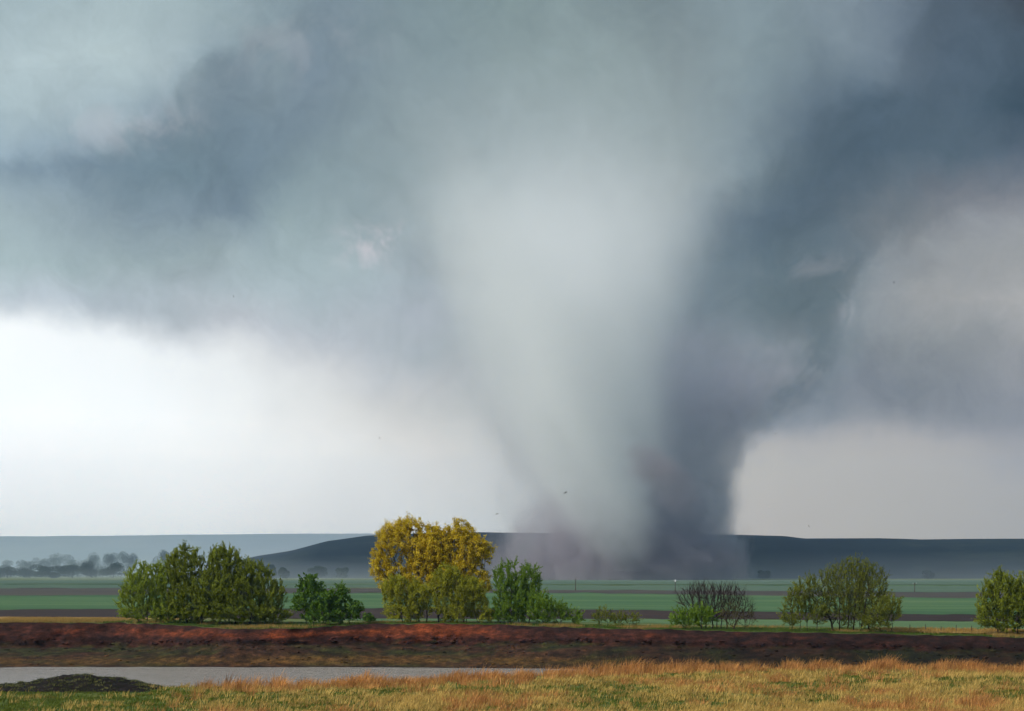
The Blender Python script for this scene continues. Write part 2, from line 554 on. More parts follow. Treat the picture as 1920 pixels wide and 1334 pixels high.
# far bank: river bed, slope, clay face ------------------------------------------------------------
rr = random.Random(3)
lipy = interp(XS, LIP_Y) + 0.9 * (fbm(XS * 0.35, XS * 0 + 2.5, 4) - 0.5) * 2
lipz = interp(XS, LIP_Z) + 0.24 * (fbm(XS * 0.7, XS * 0 + 8.5, 4) - 0.5) * 2
footy = np.minimum(interp(XS, FOOT_Y) + 1.3 * (fbm(XS * 0.3, XS * 0 + 6.5, 4) - 0.5) * 2, lipy - 0.7)
footz = interp(XS, FOOT_Z)
shore = np.minimum(interp(XS, SHORE_Y) + 0.8 * (fbm(XS * 0.25, XS * 0 + 11, 4) - 0.5) * 2, footy - 2.0)
prof, sval = [], []
bed = interp(XS, CREST_Y) + 7.9
for k in np.linspace(0, 1, 5)[:-1]:
    yy = bed + (shore - 1.5 - bed) * k
    prof.append(np.stack([XS, yy, np.full_like(XS, WATER_Z - 0.75)], 1)); sval.append(-1.0)
for k in np.linspace(0, 1, 15)[:-1]:
    yy = shore - 1.5 + (footy - shore + 1.5) * k
    zz = WATER_Z - 0.35 + (footz - WATER_Z + 0.35) * k ** 0.85 + 0.22 * (fbm(XS * 0.8, yy * 1.6, 4) - 0.5) * (1 if k > 0 else 0)
    prof.append(np.stack([XS, yy, zz], 1)); sval.append(k)
for k in np.linspace(0, 1, 13):
    gully = (fbm(XS * 0.8, k * 1.3 + XS * 0, 5, 0.6) - 0.5) * 2.8 * math.sin(math.pi * min(k * 1.0, 1)) * 0.8
    yy = footy + (lipy - footy) * k ** 1.4 + gully
    zz = footz + (lipz - footz) * (k ** 0.8)
    prof.append(np.stack([XS, np.minimum(yy, lipy + 0.35), zz], 1)); sval.append(1 + k)
PV = np.concatenate(prof)
SV = np.repeat(np.array(sval), len(XS))
# real soil colours along the bank: clay red, loam, dry mud and the grass creeping up it
pxv = 960 + PV[:, 0] * FOC / PV[:, 1]
n_a = fbm(PV[:, 0] * 0.16, PV[:, 2] * 0.9 + 3, 5)
n_b = fbm(PV[:, 0] * 0.7, PV[:, 2] * 2.4 + 13, 4)
n_c = fbm(PV[:, 0] * 0.22 + 40, PV[:, 1] * 0.6 + 13, 4)
col = np.zeros((len(PV), 3))
clay = np.array([0.128, 0.030, 0.010]); loam = np.array([0.016, 0.0065, 0.0055]); dull = np.array([0.042, 0.0135, 0.009])
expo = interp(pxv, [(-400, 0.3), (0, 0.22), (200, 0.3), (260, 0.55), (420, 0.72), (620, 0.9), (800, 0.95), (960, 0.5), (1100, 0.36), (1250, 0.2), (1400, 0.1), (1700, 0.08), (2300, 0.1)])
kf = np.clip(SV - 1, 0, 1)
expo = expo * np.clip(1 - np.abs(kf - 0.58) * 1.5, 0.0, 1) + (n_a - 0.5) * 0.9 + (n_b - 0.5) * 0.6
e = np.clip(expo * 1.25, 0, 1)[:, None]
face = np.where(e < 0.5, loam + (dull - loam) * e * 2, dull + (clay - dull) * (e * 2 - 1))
mud = np.array([0.042, 0.019, 0.010]); ochre = np.array([0.085, 0.043, 0.011]); olive = np.array([0.026, 0.027, 0.008]); dark = np.array([0.008, 0.005, 0.0045])
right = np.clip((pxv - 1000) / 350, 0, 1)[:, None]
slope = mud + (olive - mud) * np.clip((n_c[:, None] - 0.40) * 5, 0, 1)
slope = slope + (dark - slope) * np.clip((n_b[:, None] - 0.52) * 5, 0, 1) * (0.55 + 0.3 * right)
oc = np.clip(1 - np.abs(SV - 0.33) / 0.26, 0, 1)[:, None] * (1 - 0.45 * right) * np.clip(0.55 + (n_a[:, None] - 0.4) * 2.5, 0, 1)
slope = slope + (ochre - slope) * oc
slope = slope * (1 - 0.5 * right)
slope = np.where((SV < 0.13)[:, None], np.array([0.022, 0.012, 0.01]), slope)
wgt = np.clip((SV - 0.93 + (n_b - 0.5) * 0.5) / 0.16, 0, 1)[:, None]
col = slope * (1 - wgt) + face * wgt
m_bank = soil_mat('bank_earth', 0.8, (0.18, 0.17, 0.17), (0.85, 0.85, 0.85), (2.3, 2.15, 2.0), 1.0, 5.0, (1, 1, 2.6), use_col=True)
tag(link('river_bank', mesh_np('river_bank', PV, grid_faces(len(prof), len(XS)), m_bank, col, True)), kind='structure')

# the plain beyond ---------------------------------------------------------------------------------
rows = []
for s in list(np.linspace(0, 18, 16)) + list(ys_axis(20, 60, 3, 1.1)):
    yy = lipy + s
    zz = land_z(XS, yy) * 1.0
    if s < 3: zz = lipz + (zz - lipz) * (s / 3)
    zz = zz + 0.06 * (fbm(XS * 0.5, yy * 0.5, 3) - 0.5) * min(1, s / 3)
    rows.append(np.stack([XS, yy, zz], 1))
last = rows[-1][:, 1]
for s in ys_axis(0.02, 1, 0.004, 1.13)[:]:
    yy = last + (EDGE - last) * s
    rows.append(np.stack([XS, yy, land_z(XS, yy)], 1))
m_plain = soil_mat('plain_grass', 0.05, (0.07, 0.10, 0.024), (0.10, 0.13, 0.035), (0.17, 0.14, 0.05), 0.3, 0.5)
tag(link('terrain', mesh_np('terrain', np.concatenate(rows), grid_faces(len(rows), len(XS)), m_plain, smooth=True)), kind='structure')


# field strips -------------------------------------------------------------------------------------
def py_to_y(px, py, lift=0.0):
    y = np.full_like(px, 300.0)
    for _ in range(40):
        x = (px - 960) * y / FOC
        z = plane_z(x, y) + lift
        yn = FOC * (CAMZ - z) / np.maximum(py - HY, 2.0)
        y = 0.5 * y + 0.5 * yn
    return y


def strip(name, bottom, top, mat, lift, p0=-260, p1=2200, wob=2.6):
    px = np.linspace(p0, p1, 400)
    lo = py_to_y(px, interp(px, bottom) + wob * (fbm(px * 0.02, px * 0 + lift * 99, 3) - 0.5), lift)
    hi = py_to_y(px, interp(px, top) + wob * (fbm(px * 0.02, px * 0 + lift * 57 + 3, 3) - 0.5), lift)
    rows = []
    for k in np.linspace(0, 1, 7):
        y = lo + (hi - lo) * k
        x = (px - 960) * y / FOC
        rows.append(np.stack([x, y, plane_z(x, y) + lift], 1))
    return tag(link(name, mesh_np(name, np.concatenate(rows), grid_faces(7, len(px)), mat)), kind='structure')


m_dry = soil_mat('dry_grass_field', 0.25, (0.20, 0.12, 0.035), (0.34, 0.21, 0.065), (0.42, 0.27, 0.09), 0.3, 1.5, (1, 0.5, 1))
m_plough = soil_mat('ploughed_earth', 0.06, (0.022, 0.013, 0.012), (0.031, 0.019, 0.016), (0.046, 0.026, 0.021), 0.3, 0.6, (0.3, 1, 1))
m_wheat = soil_mat('young_wheat', 0.02, (0.036, 0.090, 0.036), (0.055, 0.122, 0.046), (0.105, 0.165, 0.066), 0.2, 0.16, (0.10, 1, 1))
m_wheat2 = soil_mat('pale_wheat', 0.02, (0.065, 0.125, 0.052), (0.085, 0.150, 0.06), (0.11, 0.16, 0.07), 0.2, 0.16, (0.10, 1, 1))
m_fallow = soil_mat('fallow_earth', 0.008, (0.045, 0.040, 0.036), (0.060, 0.052, 0.044), (0.080, 0.072, 0.055), 0.2, 0.06, (0.25, 1, 1))
m_far = soil_mat('far_crop', 0.004, (0.055, 0.095, 0.062), (0.075, 0.12, 0.075), (0.11, 0.145, 0.095), 0.2, 0.03, (0.2, 1, 1))
strip('dry_grass_field', [(-260, 1166), (300, 1166), (340, 1162)], [(-260, 1155), (210, 1153), (340, 1159)], m_dry, 0.04, -260, 340)
strip('dry_grass_field', [(1640, 1184), (1920, 1188), (2300, 1192)], [(1640, 1181), (1690, 1179), (1920, 1181), (2300, 1184)], m_dry, 0.04, 1640, 2300)
strip('light_green_field', [(600, 1163), (1100, 1167), (1690, 1178.5), (1920, 1180)], [(600, 1160), (1100, 1160.5), (1400, 1162), (1750, 1165), (1920, 1166)], m_wheat2, 0.05, 600, 2300)
strip('ploughed_field', [(0, 1157), (720, 1160), (1100, 1161), (1440, 1161), (1750, 1165), (1920, 1166)], [(0, 1143), (720, 1140), (1100, 1143), (1440, 1147), (1750, 1152), (1920, 1154)], m_plough, 0.07)
strip('green_wheat_field', [(0, 1143), (720, 1140), (1100, 1143), (1440, 1147), (1750, 1152), (1920, 1154)], [(0, 1117), (720, 1112), (1100, 1112), (1440, 1117), (1750, 1121), (1920, 1122)], m_wheat, 0.09)
strip('fallow_field', [(0, 1117), (720, 1112), (1100, 1112), (1440, 1117), (1750, 1121), (1920, 1122)], [(0, 1103), (720, 1103), (1100, 1106.5), (1440, 1108), (1750, 1110), (1920, 1110)], m_fallow, 0.11)
strip('far_green_field', [(0, 1103), (720, 1103), (1100, 1106.5), (1440, 1108), (1750, 1110), (1920, 1110)], [(0, 1096.2), (720, 1097), (1920, 1099)], m_far, 0.13)
strip('far_wheat_field', [(0, 1096.2), (720, 1097), (1920, 1099)], [(0, 1095.2), (720, 1096), (1920, 1098)], m_wheat, 0.15, wob=0.6)
strip('farthest_green_field', [(0, 1094.6), (720, 1095), (1920, 1097)], [(0, 1088), (1920, 1088)], m_far, 0.17, wob=0.1)


# hills ----------------------------------------------------------------------------------------------
def ridge(name, crest_pts, ycrest, yfoot, p0, p1, mat, seed, n=220):
    px = np.linspace(p0, p1, n)
    cy = interp(px, crest_pts) + 0.8 * (fbm(px * 0.01, px * 0 + seed, 4) - 0.5)
    rows = []
    yc = interp(px, ycrest) if isinstance(ycrest, list) else np.full_like(px, ycrest)
    xc, zc = (px - 960) * yc / FOC, CAMZ + (HY - cy) * yc / FOC
    yf = interp(px, yfoot) if isinstance(yfoot, list) else np.full_like(px, yfoot)
    for k in np.linspace(0, 1, 26):
        y = yf + (yc - yf) * k
        x = xc
        h = k * k * (3 - 2 * k)
        z = -0.6 + (zc + 0.6) * h + (fbm(x * 0.004 + seed, y * 0.006, 4) - 0.5) * 0.10 * zc * math.sin(math.pi * k)
        rows.append(np.stack([x, y, z], 1))
    for k in np.linspace(0, 1, 8)[1:]:
        y = yc + (yc - yf) * 0.8 * k
        rows.append(np.stack([xc, y, zc * (1 - k * k) - 1.0 * k], 1))
    return tag(link(name, mesh_np(name, np.concatenate(rows), grid_faces(len(rows), n), mat, smooth=True)), kind='structure')


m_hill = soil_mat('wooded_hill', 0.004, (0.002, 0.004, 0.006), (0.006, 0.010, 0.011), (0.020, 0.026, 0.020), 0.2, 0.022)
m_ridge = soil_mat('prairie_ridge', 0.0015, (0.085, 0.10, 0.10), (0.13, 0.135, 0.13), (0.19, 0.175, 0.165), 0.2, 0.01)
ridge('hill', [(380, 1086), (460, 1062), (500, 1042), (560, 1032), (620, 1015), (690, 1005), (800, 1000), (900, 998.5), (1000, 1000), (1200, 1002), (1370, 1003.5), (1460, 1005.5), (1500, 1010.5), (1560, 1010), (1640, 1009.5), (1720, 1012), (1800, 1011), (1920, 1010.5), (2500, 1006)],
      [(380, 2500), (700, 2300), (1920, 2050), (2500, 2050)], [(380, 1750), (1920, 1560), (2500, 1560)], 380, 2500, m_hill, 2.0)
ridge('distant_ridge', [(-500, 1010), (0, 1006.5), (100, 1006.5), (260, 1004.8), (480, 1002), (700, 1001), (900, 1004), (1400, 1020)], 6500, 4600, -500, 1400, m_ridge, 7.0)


# ------------------------------------------------------------------ tornado (real volumes)
TD = 1400.0
TX = (1165 - 960) * TD / FOC
tornado = link('tornado', None, None, (TX, TD, 0.6))
tag(tornado, 'huge pale grey tornado funnel reaching from storm cloud to the far fields', 'tornado')
TPX = TD / FOC


def tz(py): return CAMZ - 0.6 + (HY - py) * TPX
def tx(px): return (px - 1165) * TPX


def funnel_mesh(name, prof, grow, ky=1.0):
    """closed body of revolution round a bent axis: prof rows are (py, centre px, radius px, depth offset m)"""
    seg = 28
    a = np.linspace(0, 2 * math.pi, seg, endpoint=False)
    V = []
    for py, c, r, dy in prof:
        rr_ = r * TPX * grow
        V.append(np.stack([tx(c) + rr_ * np.cos(a), dy + rr_ * ky * np.sin(a), np.full(seg, tz(py))], 1))
    n = len(V)
    V = np.concatenate(V)
    F = []
    for i in range(n - 1):
        for j in range(seg):
            F.append((i * seg + j, i * seg + (j + 1) % seg, (i + 1) * seg + (j + 1) % seg, (i + 1) * seg + j))
    bot = [tuple(reversed(range(seg)))]
    top = [tuple(range((n - 1) * seg, n * seg))]
    return mesh_np(name, V, [np.array(F), np.array(bot), np.array(top)])


def funnel_volume(name, prof, dens_pts, sigma, color, edge, nscale, namp, grow, ky=1.0, twist=0.004, step=0.35, aniso=0.0, stretch=0.4, streak=0.0, detail=4.0):
    m, t, out = new_mat(name)
    tc = t.nodes.new('ShaderNodeTexCoord')
    x, y, z = sep(t, tc.outputs['Object'])
    zs = [tz(p[0]) for p in prof]
    lo, hi = min(zs), max(zs)
    OFF, SC = 600.0, 1600.0
    cx = z.ramp(lo, hi, [(tz(p[0]), (tx(p[1]) + OFF) / SC) for p in prof]) * SC - OFF
    cyy = z.ramp(lo, hi, [(tz(p[0]), (p[3] + OFF) / SC) for p in prof]) * SC - OFF
    rr_ = z.ramp(lo, hi, [(tz(p[0]), p[2] * TPX / 600.0) for p in prof]) * 600.0
    dx = (x - cx)
    dy = (y - cyy) / ky
    rho = (dx * dx + dy * dy).sqrt()
    # swirl the noise round the axis
    ang = z * twist + rho * -0.004
    ca, sa = ang._m('COSINE'), ang._m('SINE')
    qx, qy = dx * ca - dy * sa, dx * sa + dy * ca
    pv = comb(t, qx, qy, z * stretch)
    n = noise(t, pv, nscale, detail, 0.57, 0.5)
    a = (1.0 - rho / rr_) + (n - 0.5) * namp
    d = a.step(0.0, edge) * (rho / rr_).step(grow * 0.97, grow * 0.70)
    D0 = z.ramp(lo, hi, [(tz(py), v) for py, v in dens_pts], 'EASE')
    d = d * D0 * sigma
    if streak:
        n2 = noise(t, pv, nscale * 2.6, 3.0, 0.5)
        d = d * (n2.step(0.40, 0.64) * streak + (1.0 - streak * 0.55))
    pvn = t.nodes.new('ShaderNodeVolumePrincipled')
    pvn.inputs['Color'].default_value = (*color, 1)
    pvn.inputs['Anisotropy'].default_value = aniso
    t.links.new(d.s, pvn.inputs['Density'])
    t.links.new(pvn.outputs[0], out.inputs['Volume'])
    m.cycles.volume_step_rate = step
    me = funnel_mesh(name, prof, grow, ky)
    me.materials.append(m)
    return link(name, me, tornado)


FUN = [(1072, 1165, 50, -60), (1030, 1152, 95, -65), (980, 1132, 126, -70), (900, 1106, 160, -70), (800, 1083, 196, -70), (700, 1070, 230, -65), (600, 1062, 270, -50), (500, 1056, 320, -30), (400, 1050, 380, -10), (300, 1046, 450, 0), (200, 1046, 520, 0), (110, 1046, 560, 0)]
funnel_volume('condensation_funnel', FUN, [(1072, 0.4), (1030, 0.7), (950, 0.9), (850, 1.0), (600, 0.95), (500, 0.58), (420, 0.27), (350, 0.11), (280, 0.04), (200, 0.012), (110, 0.0)],
              0.028, (0.978, 0.982, 0.990), 0.95, 0.0115, 1.05, 1.15, detail=6.0)
SHR = [(1089, 1165, 185, 40), (1040, 1168, 222, 45), (980, 1168, 236, 50), (900, 1158, 255, 55), (800, 1140, 290, 60), (700, 1125, 330, 65), (620, 1110, 370, 70)]
funnel_volume('dust_shroud', SHR, [(1089, 1.0), (1040, 1.0), (900, 0.8), (800, 0.55), (700, 0.22), (620, 0.0)],
              0.013, (0.74, 0.75, 0.79), 0.42, 0.016, 1.1, 1.2, streak=0.8)
CUR = [(1089, 1235, 100, 25), (1040, 1270, 120, 30), (960, 1292, 118, 35), (860, 1300, 122, 40), (800, 1318, 138, 45), (740, 1350, 168, 50), (680, 1372, 190, 55), (620, 1385, 200, 60), (560, 1390, 200, 60)]
funnel_volume('dust_curtain', CUR, [(1089, 0.8), (1000, 1.0), (770, 0.95), (710, 0.62), (650, 0.25), (600, 0.06), (560, 0.0)],
              0.037, (0.840, 0.800, 0.855), 0.24, 0.023, 1.7, 1.35, ky=0.5, stretch=0.75, streak=0.9, detail=7.0, step=0.25)
PUF = [(985, 1250, 26, -150), (950, 1232, 48, -150), (910, 1208, 62, -150), (875, 1182, 52, -150), (850, 1172, 26, -150)]
funnel_volume('dust_swirl', PUF, [(985, 0.2), (950, 0.7), (900, 1.0), (870, 0.8), (850, 0.2)],
              0.030, (0.40, 0.34, 0.38), 0.7, 0.034, 1.9, 1.4, ky=0.6, stretch=1.0, detail=7.0)
SKI = [(1091, 1150, 222, -20), (1075, 1150, 240, -20), (1050, 1152, 236, -20), (1010, 1155, 224, -20), (960, 1158, 214, -20), (910, 1158, 212, -20)]
funnel_volume('debris_cloud', SKI, [(1091, 1.0), (1060, 0.95), (1020, 0.6), (970, 0.28), (910, 0.0)],
              0.044, (0.50, 0.455, 0.51), 0.24, 0.027, 2.0, 1.35, ky=0.5, stretch=0.8, step=0.28, streak=0.95, detail=7.0)


# ------------------------------------------------------------------ haze over the whole plain, mist in the left valley
def vol_box(name, x0, x1, y0, y1, z0, z1, density, color, aniso=0.0):
    V = [(x, y, z) for z in (z0, z1) for y in (y0, y1) for x in (x0, x1)]
    F = [(0, 2, 3, 1), (4, 5, 7, 6), (0, 1, 5, 4), (2, 6, 7, 3), (0, 4, 6, 2), (1, 3, 7, 5)]
    m, t, out = new_mat(name)
    v = t.nodes.new('ShaderNodeVolumePrincipled')
    v.inputs['Color'].default_value = (*color, 1)
    v.inputs['Density'].default_value = density
    v.inputs['Anisotropy'].default_value = aniso
    t.links.new(v.outputs[0], out.inputs['Volume'])
    me = mesh_np(name, np.array(V), np.array(F), m)
    return tag(link(name, me), kind='stuff')


def mist_bank(name, label, x0, x1, yc, half, top, density, color):
    """a long bank of mist, concave in section so that it thins out smoothly upward"""
    zz = np.linspace(0, 1, 13)
    prof_ = [(-3.0, 1.0)] + [(top * v, (1 - v ** 0.4)) for v in zz]
    xs_ = np.linspace(-1, 1, 25)
    ring = [(half * w, z) for z, w in prof_] + [(-half * w, z) for z, w in prof_[-2::-1]]
    nr = len(ring)
    V_ = []
    for u in xs_:
        k = math.sqrt(max(1 - u ** 4, 0.0004))
        for dy, z in ring:
            V_.append(((x0 + x1) / 2 + (x1 - x0) / 2 * u, yc + dy * k, z * k if z > 0 else z))
    F_ = []
    for i in range(len(xs_) - 1):
        for j in range(nr):
            F_.append((i * nr + j, i * nr + (j + 1) % nr, (i + 1) * nr + (j + 1) % nr, (i + 1) * nr + j))
    caps = [np.array([list(range(nr))]), np.array([list(range((len(xs_) - 1) * nr, len(xs_) * nr))[::-1]])]
    m, t, out = new_mat(name)
    v = t.nodes.new('ShaderNodeVolumePrincipled')
    v.inputs['Color'].default_value = (*color, 1)
    v.inputs['Density'].default_value = density
    t.links.new(v.outputs[0], out.inputs['Volume'])
    me = mesh_np(name, np.array(V_), [np.array(F_)] + caps, m)
    bm = bmesh.new()
    bm.from_mesh(me)
    bmesh.ops.recalc_face_normals(bm, faces=bm.faces)
    bm.to_mesh(me)
    bm.free()
    return tag(link(name, me), label, None, None, 'stuff')


mist_bank('mist', 'pale rain mist in the valley at left', -4200, 420, 3150, 2150, 360, 3.9e-4, (0.82, 0.93, 1.0))
mist_bank('mist', 'thin ground mist at the foot of the hill', -500, 1600, 1420, 480, 30, 4.2e-4, (0.80, 0.85, 0.92))
vol_box('haze', -9400, 9400, -600, 9400, -8, HAZE_TOP, HAZE_D, (0.32, 0.60, 1.0))


# ------------------------------------------------------------------ trees and shrubs on the far bank
def bark_mat(name, c0, c1):
    m, t, out = new_mat(name)
    b = principled(t, out, 0.9, 0.15)
    g = t.nodes.new('ShaderNodeNewGeometry')
    n = noise(t, vmath(t, 'MULTIPLY', g.outputs['Position'], (1, 1, 0.25)), 6.0, 4, 0.6)
    c = n.ramp(0.3, 0.7, [(0.35, c0), (0.65, c1)])
    t.links.new(c.s, b.inputs['Base Color'])
    return m


M_LEAF = leaf_mat('foliage')
M_BARK = bark_mat('bark', (0.016, 0.012, 0.009), (0.045, 0.034, 0.026))
M_BARKR = bark_mat('reddish_bark', (0.022, 0.012, 0.013), (0.060, 0.034, 0.032))
M_BARKO = bark_mat('olive_bark', (0.020, 0.015, 0.009), (0.065, 0.050, 0.028))


def grow_skeleton(att, roots, step, rng, infl=3.0, kill=1.6, iters=150, up=0.12):
    """space colonisation: branches reach for points strewn through the crown"""
    nodes = [np.array(r, float) for r in roots]
    par = [-1] * len(nodes)
    P = np.array(nodes)
    near = np.full(len(att), 0)
    dist = np.full(len(att), 1e9)
    alive = np.ones(len(att), bool)
    new0 = 0
    for it in range(iters):
        newp = P[new0:]
        if len(newp):
            d = np.linalg.norm(att[:, None, :] - newp[None], axis=2)
            j = d.argmin(1)
            dm = d[np.arange(len(att)), j]
            better = dm < dist
            dist[better] = dm[better]
            near[better] = j[better] + new0
        alive &= dist > kill
        use = alive & (dist < (infl if it > 24 else 1e9))
        if not use.any():
            break
        idx = near[use]
        vec = att[use] - P[idx]
        vec /= np.linalg.norm(vec, axis=1)[:, None] + 1e-6
        acc = np.zeros_like(P)
        np.add.at(acc, idx, vec)
        who = np.unique(idx)
        dirs = acc[who]
        dirs /= np.linalg.norm(dirs, axis=1)[:, None] + 1e-6
        dirs += rng.normal(0, 0.18, dirs.shape)
        dirs[:, 2] += up
        dirs /= np.linalg.norm(dirs, axis=1)[:, None] + 1e-6
        new0 = len(P)
        P = np.concatenate([P, P[who] + dirs * step])
        par += list(who)
        if len(P) > 5200:
            break
    return P, np.array(par)


def tubes(A, B, ra, rb, k=4):
    """tapered tubes between point arrays"""
    d = B - A
    L = np.linalg.norm(d, axis=1)[:, None] + 1e-9
    d = d / L
    ref = np.where(np.abs(d[:, 2:3]) > 0.9, np.array([[1.0, 0, 0]]), np.array([[0, 0, 1.0]]))
    u = np.cross(d, ref)
    u /= np.linalg.norm(u, axis=1)[:, None] + 1e-9
    v = np.cross(d, u)
    rings = []
    for P, r in ((A, ra), (B, rb)):
        for j in range(k):
            a = 2 * math.pi * j / k
            rings.append(P + (u * math.cos(a) + v * math.sin(a)) * r[:, None])
    V = np.stack(rings, 1).reshape(-1, 3)
    n = len(A)
    base = (np.arange(n) * 2 * k)[:, None]
    F = []
    for j in range(k):
        F.append(np.concatenate([base + j, base + (j + 1) % k, base + k + (j + 1) % k, base + k + j], 1))
    return V, np.concatenate(F)


def leaf_quads(C, D, length, width, rng):
    """rhombic leaves centred at C pointing along D"""
    D = D / (np.linalg.norm(D, axis=1)[:, None] + 1e-9)
    r = rng.normal(0, 1, D.shape)
    S = np.cross(D, r)
    S /= np.linalg.norm(S, axis=1)[:, None] + 1e-9
    l, w = length[:, None], width[:, None]
    V = np.stack([C - D * l * 0.5, C + S * w * 0.5, C + D * l * 0.5, C - S * w * 0.5], 1).reshape(-1, 3)
    F = np.arange(len(C) * 4).reshape(-1, 4)
    return V, F


SPECIES = {
    # leaf colours (two tones), leaves per twig, leaf length/width, spread, bark, upward pull
    'willow':  dict(c0=(0.130, 0.190, 0.015), c1=(0.380, 0.450, 0.045), leaves=56, ll=0.40, lw=0.080, spread=0.42, bark=M_BARK, lift=0.6),
    'dark':    dict(c0=(0.065, 0.092, 0.009), c1=(0.320, 0.360, 0.030), leaves=56, ll=0.40, lw=0.085, spread=0.50, bark=M_BARK, lift=0.6),
    'leafy':   dict(c0=(0.035, 0.090, 0.009), c1=(0.150, 0.260, 0.028), leaves=30, ll=0.34, lw=0.22, spread=0.48, bark=M_BARK, lift=0.1),
    'gold':    dict(c0=(0.330, 0.225, 0.010), c1=(0.840, 0.650, 0.042), leaves=54, ll=0.34, lw=0.115, spread=0.50, bark=M_BARK, lift=-0.15),
    'limeold': dict(c0=(0.160, 0.170, 0.010), c1=(0.430, 0.420, 0.036), leaves=52, ll=0.40, lw=0.080, spread=0.50, bark=M_BARK, lift=0.35),
    'green':   dict(c0=(0.065, 0.135, 0.010), c1=(0.230, 0.340, 0.032), leaves=52, ll=0.36, lw=0.090, spread=0.46, bark=M_BARK, lift=0.6),
    'sparse':  dict(c0=(0.075, 0.095, 0.012), c1=(0.240, 0.260, 0.032), leaves=20, ll=0.32, lw=0.085, spread=0.44, bark=M_BARKO, lift=0.6),
    'bare':    dict(c0=(0.07, 0.05, 0.03), c1=(0.10, 0.08, 0.04), leaves=0, ll=0.3, lw=0.08, spread=0.3, bark=M_BARKR, lift=0.6),
    'bramble': dict(c0=(0.080, 0.068, 0.022), c1=(0.120, 0.110, 0.035), leaves=8, ll=0.30, lw=0.08, spread=0.35, bark=M_BARKO, lift=0.5),
}


